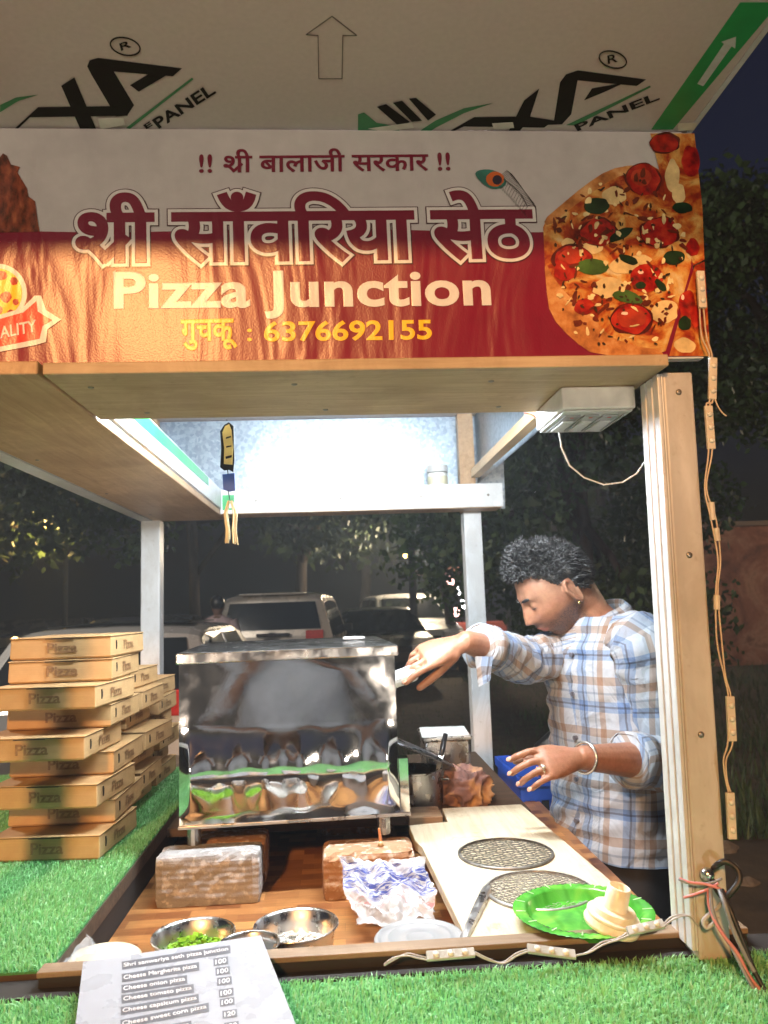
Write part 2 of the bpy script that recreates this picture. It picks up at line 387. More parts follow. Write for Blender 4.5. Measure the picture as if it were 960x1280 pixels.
# counter
p = MB(); p.box(-1.12, .80, 1.0025, 1.05, h(-.48), h(-.452)); p.build('counter_bearer', plain('tarred_edge', (.02, .015, .012), .8), stall)
rl = MB(); rl.prism([(-.378, 1.022, h(-.4325)), (.52, 1.022, h(-.4325)), (.52, 1.049, h(-.4325)), (-.378, 1.049, h(-.4325))], (0, 0, -.007)); rl.build('front_rail', M_rail, stall, bevel=.0015)
p = MB(); p.box(-.376, .518, 1.024, 1.047, h(-.4515), h(-.440)); p.build('rail_core', plain('tarred_edge', (.02, .015, .012), .8), stall)
p = MB(); p.box(-.376, .518, 1.026, 1.046, h(-.52), h(-.4815)); p.build('rail_back', M_dark, stall)
p = MB(); p.box(-1.14, .80, .42, 1.0, h(-.50), h(-.458)); p.build('front_shelf', M_dark, stall)
p = MB(); p.box(-1.14, -.372, 1.052, 2.28, h(-.47), h(-.446)); p.build('side_shelf', M_dark, stall)
p = MB(); p.box(-.392, -.374, 1.055, 2.28, h(-.53), h(-.4715)); p.build('shelf_edge', plain('tarred_edge', (.02, .015, .012), .8), stall)
def parquet():
    m, t, b = newmat('parquet_print'); v = coord(t, (1, 1, 1))
    br = N(t, 'ShaderNodeTexBrick', Scale=1.0); br.offset = .37; br.offset_frequency = 2
    br.inputs['Color1'].default_value = (.52, .25, .085, 1); br.inputs['Color2'].default_value = (.17, .055, .02, 1); br.inputs['Mortar'].default_value = (.30, .13, .05, 1)
    br.inputs['Brick Width'].default_value = .060; br.inputs['Row Height'].default_value = .030; br.inputs['Mortar Size'].default_value = .0004; br.inputs['Bias'].default_value = -.1
    t.links.new(v, br.inputs['Vector'])
    n = noise(t, coord(t, (6, 60, 6)), 3, 5)
    t.links.new(mix(t, .7, br.outputs['Color'], ramp(t, n, [(.3, (.65, .6, .55)), (.7, (1.1, 1.1, 1.1))]), 'MULTIPLY'), b.inputs['Base Color'])
    b.inputs['Roughness'].default_value = .3; return m
p = MB(); p.box(-.372, .50, 1.0505, 2.28, h(-.53), h(-.512)); p.build('tray_floor', parquet(), stall)
def cream():
    m, t, b = newmat('cream_board'); n = noise(t, coord(t, (9, .8, 3)), 6, 7, .65, .8); n2 = noise(t, coord(t), 14, 6, .7)
    c = ramp(t, n, [(.3, (.48, .40, .26)), (.5, (.60, .53, .38)), (.7, (.66, .60, .46))])
    c2 = ramp(t, n2, [(.33, (.72, .66, .55)), (.42, (1, 1, 1))])
    t.links.new(mix(t, .8, c, c2, 'MULTIPLY'), b.inputs['Base Color']); b.inputs['Roughness'].default_value = .5; bump(t, b, n, .3, .001); return m
p = MB(); p.prism([(.160, 1.0505, h(-.4425)), (.428, 1.0505, h(-.4425)), (.388, 1.715, h(-.4425)), (.215, 1.715, h(-.4425)), (.212, 1.612, h(-.4425)), (.132, 1.60, h(-.4425)), (.134, 1.50, h(-.4425)), (.143, 1.46, h(-.4425))][::-1], (0, 0, -.018))
p.build('worktop_board', cream(), stall, bevel=.0015)
p = MB(); p.box(.20, .22, 1.06, 1.70, h(-.511), h(-.461)); p.box(.36, .378, 1.06, 1.70, h(-.511), h(-.461)); p.build('board_batten', M_dark, stall)
p = MB(); p.box(-.372, .41, 1.722, 2.40, h(-.475), h(-.458)); p.build('rear_shelf', M_dark, stall)
p = MB(); p.prism([(-1.10, .46, .06), (.40, .46, .06), (.34, 1.7, .06), (.34, 2.36, .06), (-1.10, 2.26, .06)], (0, 0, H-.5315-.06)); p.build('cabinet', wood('cabinet_wood', (.10, .06, .035), (.17, .11, .07), 2, .7), stall)
# LED batten behind the front beam: the lit lamp of the stall
LY = 1.385
led = thing('tube_lamp', 'white LED tube lamp behind the front plank inside the canopy', 'lamp', (0.03, LY, h(.36)))
p = MB(); p.box(-.30, .38, LY-.010, LY+.012, h(.3745), h(.392)); p.build('batten', M_white, led)
p = MB()
for x in (-.2, .28): p.box(x, x+.012, LY-.006, LY+.008, h(.3925), h(ZO-.0005))
p.build('hanger', M_white, led)
p = MB(); p.tube([(-.29, LY, h(.361)), (.37, LY, h(.361))], .0125, 16)
mt, t_, b_ = newmat('lamp_glass'); b_.inputs['Emission Color'].default_value = (.86, .94, 1, 1); b_.inputs['Emission Strength'].default_value = 275; b_.inputs['Base Color'].default_value = (.9, .9, .9, 1)
p.build('tube', mt, led, smooth=True)

# ================================================================== SIGN
YS = .985
def S(x, y): return oy(x, y, YS)
def S3(x, y): return S(x/2, 160+y/2)
def S4(x, y): return S(480+x/2, 160+y/2)
def vinyl(name, col, col2=None, var=.06, tex=None):
    m, t, b = newmat(name)
    if tex: t.links.new(tex(t), b.inputs['Base Color'])
    else:
        n = noise(t, coord(t), 40, 4); c = tuple(col[:3])
        t.links.new(ramp(t, n, [(.3, tuple(x*(1-var) for x in c)), (.7, tuple(min(1, x*(1+var)) for x in c))]), b.inputs['Base Color'])
    b.inputs['Roughness'].default_value = .31; b.inputs['Specular IOR Level'].default_value = .6
    v1 = noise(t, coord(t, (6.5, 1, 1.5)), 1.4, 3, .5, .9); v2 = noise(t, coord(t, (1, 1, 1)), 420, 2, .5)
    b1 = N(t, 'ShaderNodeBump', Strength=.27, Distance=.026); t.links.new(v1, b1.inputs['Height'])
    b2 = N(t, 'ShaderNodeBump', Strength=.30, Distance=.0006); t.links.new(v2, b2.inputs['Height']); t.links.new(b1.outputs[0], b2.inputs['Normal'])
    t.links.new(b2.outputs[0], b.inputs['Normal']); return m
VW = vinyl('vinyl_white', (.50, .47, .46)); VM = vinyl('vinyl_maroon', srgb(120, 14, 44)); VD = vinyl('vinyl_dark_maroon', srgb(112, 14, 44)); VY = vinyl('vinyl_yellow', srgb(240, 190, 40))
VK = vinyl('vinyl_shadow', srgb(70, 30, 40)); VWW = vinyl('vinyl_letter_white', (.66, .63, .60)); VR = vinyl('vinyl_red', srgb(205, 40, 35))
sign = thing('signboard', 'white and maroon pizza shop signboard above the opening with Hindi lettering', 'sign', (-.06, YS+.012, h(.318)))
xr = S(876, 446).x; zb = S(430, 452).z; zt = h(.648)
p = MB(); p.box(-.66, xr, YS+.0005, YS+.012, zb, zt-.0015); p.build('banner', VW, sign)
p = MB(); p.box(-.66, xr+.003, YS-.001, YS+.013, h(.3165), zb-.0005); p.build('lower_edge', M_white, sign)
up_ = (0, -1, 0)
pts = [V(-.6595, YS, zb+.0005)] + [V(xr-.0005, YS, zb+.0005), V(xr-.0005, YS, S(870, 290).z)] + [S(x, 288+2.5*math.sin(x*.012)) for x in range(860, -1, -40)] + [V(-.6595, YS, S(0, 286).z)]
patch(sign, 'maroon_field', pts[::-1], up_, .0004, VM)
letter(sign, 'lettering', '!! शी बालाजी सरकार !!', S(249, 217), S(563, 214), S(249, 187), VD, .016, .0009, extra=[([(1.46, .33), (1.33, .19), (1.16, .02)], .035)])
big = 'शी साँव'+'\u093f'+'रया सेठ'
for nm, bold, mt, lf in (('letter_shadow', .085, VK, .0008), ('letter_outline', .072, VWW, .0012), ('lettering', .030, VD, .0016)):
    ex = [([(.64, .34), (.51, .19), (.33, .01)], .04)]
    g0 = text_geo(big, .016, ex); bb = (g0[0][:, 0].min(), g0[0][:, 0].max(), g0[0][:, 1].min(), g0[0][:, 1].max())
    letter(sign, nm, big, S(96, 331), S(668, 324), S(96, 243), mt, bold, lf, box=bb, extra=ex)
letter(sign, 'lettering', 'Pizza Junction', S(142, 401), S(615, 396), S(142, 340), VWW, .030, .0009, spacing=1.05)
letter(sign, 'lettering', 'गुचकू', S(226, 439), S(297, 437), S(226, 400), VY, .03, .0009)
letter(sign, 'lettering', ':', S(309, 427), S(315, 427), S(309, 411), VY, .01, .0009)
letter(sign, 'lettering', '6376692155', S(330, 428), S(540, 425), S(330, 402), VY, .024, .0009)
# pizza picture
def tex_cheese(t):
    v = coord(t); a = noise(t, v, 26, 6, .6, .8); b2 = noise(t, v, 75, 5, .65)
    c = ramp(t, a, [(.30, srgb(84, 16, 8)), (.42, srgb(150, 48, 18)), (.50, srgb(186, 106, 40)), (.60, srgb(206, 160, 88)), (.72, srgb(214, 192, 148))])
    return mix(t, .7, c, ramp(t, b2, [(.30, (.35, .22, .12)), (.42, (.9, .85, .8)), (.6, (1.1, 1.08, 1))]), 'MULTIPLY')
def tex_crust(t):
    a = noise(t, coord(t), 35, 6, .6)
    return ramp(t, a, [(.28, srgb(112, 54, 20)), (.5, srgb(190, 122, 62)), (.7, srgb(220, 170, 112))])
def tex_tomato(t):
    a = noise(t, coord(t), 60, 4)
    return ramp(t, a, [(.3, srgb(92, 10, 8)), (.5, srgb(158, 22, 14)), (.75, srgb(196, 60, 32))])
VCH = vinyl('vinyl_cheese', None, tex=tex_cheese); VCR = vinyl('vinyl_crust', None, tex=tex_crust); VT = vinyl('vinyl_tomato', None, tex=tex_tomato)
VB = vinyl('vinyl_basil', srgb(24, 44, 20), var=.6); VBL = vinyl('vinyl_basil_light', srgb(62, 90, 38), var=.5); VSH = vinyl('vinyl_gloss', srgb(250, 200, 180))
def pic(name, polys, mt, lift, it=1):
    one = MB()
    for k, q in enumerate(polys):
        mb = one if len(polys) > 25 else MB()
        mb.prism([p_ + V(0, -(lift+.000015*k), 0) for p_ in smoothpoly([S4(*c) for c in q], it)], (0, .0001, 0))
        if mb is not one: mb.build(name, mt, pz)
    if one.v: one.build(name, mt, pz)
main = [(397,232),(440,195),(500,145),(560,105),(625,92),(685,95),(715,150),(735,205),(765,215),(772,330),(750,410),(715,520),(700,571),(530,571),(470,530),(415,470),(405,400),(400,300)]
pz = patch(sign, 'pizza_picture', smoothpoly([S4(*c) for c in main], 1), up_, .0009, VCH)
pic('crust_edge', [[(400,330),(425,380),(470,430),(520,470),(560,520),(620,545),(690,555),(700,571),(530,571),(470,530),(415,470),(405,400)], [(397,232),(440,195),(500,145),(560,105),(625,92),(640,104),(570,128),(515,165),(450,215),(410,248)]], VCR, .0012)
pic('pizza_slice', [[(665,15),(775,15),(795,200),(800,330),(772,345),(748,225),(705,185),(682,85)], [(776,345),(800,335),(815,571),(712,571),(757,405)]], VCH, .0013, 0)
def inpoly(x, y, P):
    c = False
    for (x0, y0), (x1, y1) in zip(P, P[1:]+P[:1]):
        if (y0 > y) != (y1 > y) and x < (x1-x0)*(y-y0)/(y1-y0)+x0: c = not c
    return c
def inner(n):
    out = []
    while len(out) < n:
        x, y = random.uniform(400, 770), random.uniform(95, 570)
        if all(inpoly(x+a, y+b, main) for a, b in ((22, 0), (-22, 0), (0, 18), (0, -18))): out.append((x, y))
    return out
def blob(cx, cy, rx, ry, n=14, ang=0, ir=.12):
    return [(cx+math.cos(ang)*rx*math.cos(a)*k-math.sin(ang)*ry*math.sin(a)*k, cy+math.sin(ang)*rx*math.cos(a)*k+math.cos(ang)*ry*math.sin(a)*k) for a, k in ((2*PI*i/n, 1+random.uniform(-ir, ir)) for i in range(n))]
random.seed(12)
pic('tomato_rim', [blob(648,130,46,42), blob(688,262,52,40), blob(535,262,48,38), blob(470,325,52,34), blob(618,478,56,42), blob(700,40,40,28)], vinyl('vinyl_tomato_rim', srgb(82, 18, 8), var=.5), .00158)
pic('cheese_fleck', [blob(x, y, random.uniform(3,12), random.uniform(2,7), 9, random.random()*3, .4) for x, y in inner(80)], vinyl('vinyl_fleck', srgb(222, 196, 140), var=.4), .00152, 1)
pic('char_fleck', [blob(x, y, random.uniform(4,16), random.uniform(2,7), 9, random.random()*3, .4) for x, y in inner(90)], vinyl('vinyl_char', srgb(96, 34, 14), var=.4), .00154, 1)
pic('tomato', [blob(648,130,42,38), blob(688,262,48,36), blob(535,262,44,34), blob(470,325,48,30), blob(655,376,42,36,ir=.03), blob(618,478,52,38), blob(765,85,22,40), blob(757,440,22,32), blob(780,470,16,30), blob(700,40,36,24), blob(452,360,30,22), blob(500,448,26,20), blob(770,300,18,22)], VT, .0016)
pic('tomato_flesh', [blob(618,478,38,26), blob(470,322,34,19), blob(640,125,26,22)], vinyl('vinyl_tomato_pale', srgb(170, 54, 30), var=.4), .0019)
pic('cheese_patch', [blob(575,170,30,22), blob(720,120,18,40), blob(560,400,42,26), blob(700,460,34,30), blob(600,345,36,22), blob(735,165,18,26), blob(520,300,26,16), blob(750,545,26,20), blob(460,290,18,14), blob(640,330,30,12)], vinyl('vinyl_mozzarella', srgb(214, 184, 128), var=.3), .0015)
pic('basil_leaf', [[(470,350),(495,330),(535,328),(565,345),(550,365),(510,370)], [(565,415),(600,403),(635,418),(650,440),(615,440),(580,432)]], VBL, .0022)
pic('basil_leaf', [blob(532,197,32,22), blob(590,268,34,12,ang=-.5), blob(745,202,26,14), blob(722,325,28,18), blob(610,330,26,10,ang=.4), blob(750,490,16,18), blob(640,395,14,9), blob(690,395,20,9,ang=.8)], VB, .0021)
pic('herb_fleck', [blob(x, y, random.uniform(2,8), random.uniform(1.5,4), 7, random.random()*3, .3) for x, y in inner(90)], vinyl('vinyl_herb', srgb(58, 38, 22), var=.4), .0023, 0)
pic('gloss_spot', [blob(640,362,7,5), blob(600,465,9,4), blob(745,425,4,7)], VSH, .0024)
# peacock feather, temple picture, quality badge
f = patch(sign, 'peacock_feather', smoothpoly([S4(*c) for c in [(220,110),(268,103),(300,122),(308,145),(275,157),(245,142)]], 2), up_, .0020, vinyl('vinyl_teal', srgb(38, 104, 92), var=.3))
for nm, q, mt, lf in (('feather_eye', blob(277,130,23,19,ir=.02), vinyl('vinyl_orange', srgb(196, 92, 34)), .0022), ('feather_pupil', blob(282,132,12,12,ir=.02), vinyl('vinyl_ink', srgb(36, 30, 48)), .0024)):
    mb = MB(); mb.prism([S4(*c)+V(0, -lf, 0) for c in q], (0, .0001, 0)); mb.build(nm, mt, f)
mb = MB(); stem = [(298,130),(325,150),(345,172),(358,200)]
mb.tube([S4(*c)+V(0, -.0021, 0) for c in stem], .0005, 4)
for k in range(26):
    a = k/25; x = 290+68*a; y = 122+74*a**1.1
    mb.tube([S4(x, y)+V(0, -.0021, 0), S4(x+16, y-14+8*a)+V(0, -.0021, 0), S4(x+22+8*(1-a), y-4+14*a)+V(0, -.0021, 0)], .00035, 3)
    if k % 2: mb.tube([S4(x, y)+V(0, -.0021, 0), S4(x-8, y+16)+V(0, -.0021, 0), S4(x-2, y+30)+V(0, -.0021, 0)], .0003, 3)
mb.build('feather_barbs', vinyl('vinyl_barb', srgb(44, 34, 34)), f)
tp = patch(sign, 'temple_picture', [S(*c) for c in [(-40,292),(50,290),(48,280),(44,252),(36,246),(34,236),(28,226),(22,216),(25,209),(14,206),(9,195),(4,192),(-2,200),(-40,200)]], up_, .0009, vinyl('vinyl_sandstone', None, tex=lambda t: ramp(t, noise(t, coord(t, (1, 1, .5)), 90, 5), [(.35, srgb(60, 26, 18)), (.55, srgb(132, 62, 40)), (.75, srgb(170, 96, 60))])))
bd = patch(sign, 'quality_badge', [S(-2+36*math.cos(a), 367+37*math.sin(a)) for a in (2*PI*k/40 for k in range(40))], up_, .0009, VWW)
mb = MB(); mb.prism([S(-2+30*math.cos(a), 367+31*math.sin(a))+V(0, -.0012, 0) for a in (2*PI*k/40 for k in range(40))], (0, .0001, 0)); mb.build('badge_face', VY, bd)
mb = MB()
for k, c in enumerate([(3,345,6),(18,352,5),(8,372,7),(20,378,4),(-2,388,6),(14,392,5)]): mb.prism([S(*q)+V(0, -.0014-.00002*k, 0) for q in blob(c[0], c[1], c[2], c[2])], (0, .0001, 0))
mb.build('badge_tomato', VT, bd)
for nm, sc, mt, lf in (('ribbon_outline', 1.0, VWW, .0016), ('ribbon', 0, VR, .0019)):
    q = [(-30,403),(28,386),(44,370),(52,370),(58,388),(77,400),(60,412),(58,428),(44,432),(-30,446)] if sc else [(-30,408),(30,391),(46,377),(48,390),(66,401),(54,408),(50,424),(-30,440)]
    mb = MB(); mb.prism([S(*c)+V(0, -lf, 0) for c in q], (0, .0001, 0)); mb.build(nm, mt, bd)
letter(bd, 'lettering', 'QUALITY', S(-24, 432), S(47, 418), S(-25, 414), VWW, .02, .0022)
#--SECTION-2-END

# ================================================================== ARTIFICIAL TURF
def turf_mat():
    m, t, b = newmat('turf_blade'); at = N(t, 'ShaderNodeAttribute', attribute_name='tone')
    c = ramp(t, at.outputs['Fac'], [(.0, (.16, .46, .16)), (.45, (.32, .70, .31)), (.8, (.44, .80, .43)), (1, (.60, .84, .57))])
    n = noise(t, coord(t), 9, 3); t.links.new(mix(t, .5, c, ramp(t, n, [(.3, (.75, .8, .7)), (.7, (1.1, 1.1, 1.1))]), 'MULTIPLY'), b.inputs['Base Color'])
    b.inputs['Roughness'].default_value = .42
    tr = N(t, 'ShaderNodeBsdfTranslucent'); mx = N(t, 'ShaderNodeMixShader'); mx.inputs[0].default_value = .38; out = t.nodes['Material Output']
    t.links.new(b.inputs['Base Color'].links[0].from_socket, tr.inputs[0]); t.links.new(b.outputs[0], mx.inputs[1]); t.links.new(tr.outputs[0], mx.inputs[2]); t.links.new(mx.outputs[0], out.inputs[0]); return m
M_turf = turf_mat(); M_turfbase = plain('turf_backing', (.06, .25, .07), .8, scale=300, bmp=.002)
def turf(name, label, x0, x1, y0, y1, z, n, avoid=None, lean=(0, 0)):
    t = thing(name, label, 'artificial turf', ((x0+x1)/2, (y0+y1)/2, z))
    p = MB(); p.box(x0, x1, y0, y1, z, z+.003); p.build('backing', M_turfbase, t)
    X = RNG.uniform(x0+.001, x1-.001, n); Y = RNG.uniform(y0+.001, y1-.001, n)
    tuft = .0045; X = X + .55*(np.round(X/tuft)*tuft-X); Y = Y + .55*(np.round(Y/tuft)*tuft-Y)
    L = RNG.uniform(.007, .0125, n); a = RNG.uniform(0, 2*PI, n); k = np.abs(RNG.normal(0, .55, n)); wd = RNG.uniform(.0006, .0010, n)
    pt_ = np.sin(X*23+np.sin(Y*17)*1.5)*np.cos(Y*29-X*11); dx = np.cos(a)*k+lean[0]+.45*np.clip(pt_-.25, 0, 1); dy = np.sin(a)*k+lean[1]-.35*np.clip(-pt_-.3, 0, 1); px = -np.sin(a)*wd; py = np.cos(a)*wd
    zb = z+.002
    P = np.zeros((n, 5, 3))
    P[:, 0] = np.c_[X-px, Y-py, np.full(n, zb)]; P[:, 1] = np.c_[X+px, Y+py, np.full(n, zb)]
    mx, my, mz = X+dx*L*.35, Y+dy*L*.35, zb+L*.6
    P[:, 2] = np.c_[mx+px*.9, my+py*.9, mz]; P[:, 3] = np.c_[mx-px*.9, my-py*.9, mz]
    P[:, 4] = np.c_[X+dx*L, Y+dy*L, zb+L*np.clip(1-.28*k, .35, 1)]
    idx = np.arange(n)[:, None]*5
    F = np.concatenate([idx+[0, 1, 2], idx+[0, 2, 3], idx+[3, 2, 4]])
    tone = np.repeat(np.clip(RNG.normal(.5, .24, n), 0, 1), 5)
    o = npmesh('grass_blades', P.reshape(-1, 3), F, M_turf, t, attr=tone); o['kind'] = 'stuff'
    return t
turf('turf_mat', 'bright green artificial turf on the front shelf under the menu card', -1.1, .80, .47, 1.0, h(-.458), 150000, lean=(0, -.12))
turf('turf_mat', 'bright green artificial turf on the side shelf under the pizza boxes', -1.05, -.374, 1.052, 2.28, h(-.446), 125000, lean=(.1, -.1))

# ================================================================== PIZZA BOXES
def kraft():
    m, t, b = newmat('kraft_card'); n = noise(t, coord(t), 22, 6, .6); n2 = noise(t, coord(t, (1, 1, 60)), 8, 3)
    c = ramp(t, n, [(.3, (.40, .245, .105)), (.7, (.50, .325, .15))])
    t.links.new(mix(t, .5, c, ramp(t, n2, [(.3, (.85, .85, .85)), (.7, (1.08, 1.08, 1.08))]), 'MULTIPLY'), b.inputs['Base Color'])
    b.inputs['Roughness'].default_value = .62; return m
M_kraft = kraft(); M_ink = plain('box_ink', (.27, .145, .06), .6, var=.35, scale=120); M_slot = plain('card_slot', (.03, .018, .01), .9)
W_, HB = .198, .0432
def make_box():
    t = thing('pizza_box', 'x', 'pizza box', (0, 0, 0), 'brown pizza boxes stacked on the turf')
    p = MB(); a = W_/2
    p.rings([[(-a+.003, -a+.003, 0), (a-.003, -a+.003, 0), (a-.003, a-.003, 0), (-a+.003, a-.003, 0)], [(-a, -a, .004), (a, -a, .004), (a, a, .004), (-a, a, .004)], [(-a+.001, -a+.001, HB-.003), (a-.001, -a+.001, HB-.003), (a-.001, a-.001, HB-.003), (-a+.001, a-.001, HB-.003)]])
    p.build('tray', M_kraft, t, bevel=.0012)
    p = MB(); p.box(-a-.0005, a+.0005, -a-.0005, a+.0005, HB-.0026, HB-.0006); lid = p.build('lid', M_kraft, t, bevel=.0009)
    p = MB(); p.box(-.03, .028, -a-.0016, -a+.004, HB-.0042, HB-.0028); p.build('tuck_slot', M_slot, t)
    p = MB(); p.box(-a-.0002, a+.0002, -a-.0002, a+.0002, HB-.0032, HB-.0027); p.build('lid_gap', M_slot, t)
    p = MB(); p.box(a-.0015, a+.0010, -a+.028, -a+.031, HB*.35, HB*.75); p.box(a-.0015, a+.0009, -a+.0312, -a+.033, HB*.42, HB*.66); p.build('side_slit', M_slot, t)
    g = text_geo('Pizza', .03)
    letter(t, 'print', 'Pizza', V(-.026, -a-.0004, HB*.28), V(.034, -a-.0004, HB*.28), V(-.026, -a-.0004, HB*.74), M_ink, geo=g, lift=.0004)
    letter(t, 'print', 'Pizza', V(a+.0002, -.028, HB*.28), V(a+.0002, .03, HB*.28), V(a+.0002, -.028, HB*.74), M_ink, geo=g, lift=.0004)
    return t
box0 = make_box(); used = [False]; zt0 = h(-.446)+.008
NUM = ['lowest', 'second', 'third', 'fourth', 'fifth', 'sixth', 'seventh', 'eighth', 'topmost']
def place_box(x, y, k, rz, label):
    o = box0 if not used[0] else copy_tree(box0); used[0] = True
    o.location = (x, y, zt0+k*(HB+.0008)); o.rotation_euler = (0, 0, rz); o['label'] = label
def corner_box(px, Y, k, rz, label):
    c = oy(px, 900, Y); a = W_/2; c_, s_ = math.cos(rz), math.sin(rz)
    place_box(c.x-(a*c_+a*s_), c.y+(a*c_-a*s_), k, rz, label)
def lab(k, n, where): return ('topmost' if k == n-1 else NUM[k] + (' from the turf' if k else '')) + ' brown pizza box in the ' + where
for k, (px, Y) in enumerate(((126, 1.47), (145, 1.545), (122, 1.475), (143, 1.55), (106, 1.46), (139, 1.55), (119, 1.475), (140, 1.55), (138, 1.55))):
    corner_box(px, Y, k, -.05+(.03 if k % 2 else -.03)+.02*math.sin(k*1.9), lab(k, 9, 'nearest, tallest stack'))
for k, px in enumerate((158, 176, 160, 182, 158, 178, 163)): corner_box(px, 1.785+.012*math.cos(k*3.1), k, -.05+.04*math.sin(k*1.7), lab(k, 7, 'middle stack'))
for k, px in enumerate((196, 188, 200, 190, 199, 192)): corner_box(px, 2.03+.008*math.cos(k*2.1), k, -.04+.03*math.sin(k*2.1), lab(k, 6, 'farthest stack'))

# ================================================================== OVEN
def steel(name, rough=.08, col=(.62, .62, .62), wav=.25, ws=5, wd=.02, brush=0):
    m, t, b = newmat(name); v = coord(t)
    n = noise(t, v, 18, 6, .6); t.links.new(ramp(t, n, [(.3, tuple(c*.86 for c in col)), (.7, col)]), b.inputs['Base Color'])
    b.inputs['Metallic'].default_value = 1
    mr = N(t, 'ShaderNodeMapRange'); t.links.new(noise(t, v, 40, 5), mr.inputs[0]); mr.inputs[1].default_value = .35; mr.inputs[2].default_value = .75; mr.inputs[3].default_value = rough*.7; mr.inputs[4].default_value = rough*2.0; t.links.new(mr.outputs[0], b.inputs['Roughness'])
    b1 = N(t, 'ShaderNodeBump', Strength=wav, Distance=wd); t.links.new(noise(t, v, ws, 2, .4), b1.inputs['Height'])
    if brush:
        b2 = N(t, 'ShaderNodeBump', Strength=brush, Distance=.0008); t.links.new(noise(t, coord(t, (1, 1, 1)), 120, 4), b2.inputs['Height']); t.links.new(b1.outputs[0], b2.inputs['Normal']); t.links.new(b2.outputs[0], b.inputs['Normal'])
    else: t.links.new(b1.outputs[0], b.inputs['Normal'])
    return m
M_mirror = steel('oven_steel', .055, (.80, .80, .81), .14, 4.5, .02, .04)
M_steel = steel('bowl_steel', .27, (.68, .67, .65), .1, 9, .01)
M_dsteel = steel('dull_steel', .30, (.36, .35, .34), .3, 9, .01)
M_screen = plain('screen_wire', (.26, .25, .23), .42, .85, .3, 120); M_screen2 = plain('screen_wire_pale', (.48, .47, .45), .4, .85, .25, 120)
oven = thing('pizza_oven', 'shiny stainless steel pizza oven standing on bricks', 'oven', (-.09, 1.68, h(-.425)))
OL, OR = oy(224, 1037, 1.462), oy(500, 1020, 1.478)
ozb, ozt = h(-.385), oy(222, 831, 1.462).z
ax = V(OR.x-OL.x, OR.y-OL.y, 0); Wd = ax.length; ax.normalize(); ay = V(-ax.y, ax.x, 0); Dp = .44; O0 = V(OL.x, OL.y, ozb); Ht = ozt-ozb
# front: a beaten sheet, dimpled round its five rivets
riv = []
for q in ((265, 972), (308, 970), (354, 966), (402, 964), (453, 958)):
    d = ray(*q); n_ = V(ax.y, -ax.x, 0); s_ = ((O0-V(0, 0, H)).dot(n_))/d.dot(n_); p_ = d*s_+V(0, 0, H)-O0; riv.append((p_.dot(ax), p_.z))
nx_, nz_ = 150, 110; vs = []
for j in range(nz_+1):
    for i in range(nx_+1):
        u = i/nx_*Wd; z = j/nz_*Ht; e = min(1, min(u, Wd-u)/.02)*min(1, min(z, Ht-z)/.02)
        dsp = sum(-.0050*math.exp(-(((u-a)/.021)**2+((z-b)/.036)**2)/2) for a, b in riv)
        dsp += .0016*math.sin(u*13+1.3)*math.sin(z*11+.4) + .0004*math.sin(u*31+z*17)
        dsp += .013*math.sin(PI*min(1, z/.175))**2*(.85+.15*math.sin(u*8+1))
        vs.append(O0 + ax*u + ay*(-.0005-dsp*e) + V(0, 0, z))
fs = [(j*(nx_+1)+i, j*(nx_+1)+i+1, (j+1)*(nx_+1)+i+1, (j+1)*(nx_+1)+i) for j in range(nz_) for i in range(nx_)]
p = MB(); p.add(vs, fs); fp = p.build('front_panel', M_mirror, oven, smooth=True)
p = MB()
for a, b in riv: p.ball(O0+ax*a+V(0, 0, b)-ay*(-.0035), .0042, 8, (1, 1, 1))
p.build('rivet', M_steel, fp, smooth=True)
p = MB(); p.prism([O0, O0+ax*Wd, O0+ax*Wd+ay*Dp, O0+ay*Dp], (0, 0, .001)); p.prism([O0+ax*.0+ay*.001+V(0,0,.0015), O0+ay*Dp+V(0,0,.0015), O0+ay*Dp+V(0,0,Ht), O0+ay*.001+V(0,0,Ht)], ax*.0012)
p.prism([O0+ax*(Wd-.0013)+ay*.001+V(0,0,.0015), O0+ax*(Wd-.0013)+ay*Dp+V(0,0,.0015), O0+ax*(Wd-.0013)+ay*Dp+V(0,0,Ht), O0+ax*(Wd-.0013)+ay*.001+V(0,0,Ht)], ax*.0012)
p.prism([O0+ay*(Dp+.0005)+V(0,0,.0015), O0+ax*Wd+ay*(Dp+.0005)+V(0,0,.0015), O0+ax*Wd+ay*(Dp+.0005)+V(0,0,Ht), O0+ay*(Dp+.0005)+V(0,0,Ht)], ay*.0012)
p.build('shell', M_mirror, oven)
p = MB(); c0 = O0+V(0, 0, Ht+.0005)-ax*.005-ay*.006
p.prism([c0, c0+ax*(Wd+.012), c0+ax*(Wd+.012)+ay*(Dp+.012), c0+ay*(Dp+.012)], (0, 0, .020)); lid = p.build('lid', steel('lid_steel', .16, (.60, .61, .62), .5, 7, .02), oven, bevel=.0025)
c1 = oz(435, 803, ozt+.022-H)
p = MB(); hc = V(.035, 1.72, ozt+.0205)
p.tube([hc+V(.022*math.cos(a), .012*math.sin(a), .006) for a in (2*PI*k/20 for k in range(21))], .003, 6); p.build('lid_ring', M_white, lid, smooth=True)
p = MB(); c0 = O0-ax*.002-ay*.004-V(0, 0, .0065); p.prism([c0, c0+ax*(Wd+.022), c0+ax*(Wd+.022)+ay*(Dp+.004), c0+ay*(Dp+.004)], (0, 0, .006)); p.build('base_plate', M_dsteel, oven, bevel=.001)
p = MB(); c0 = O0+ax*(Wd+.001)-ay*.003; p.prism([c0, c0+ax*.018, c0+ax*.018+V(0, 0, .098), c0+V(0, 0, .098)], ay*.03); p.build('base_flange', M_mirror, oven, bevel=.001)
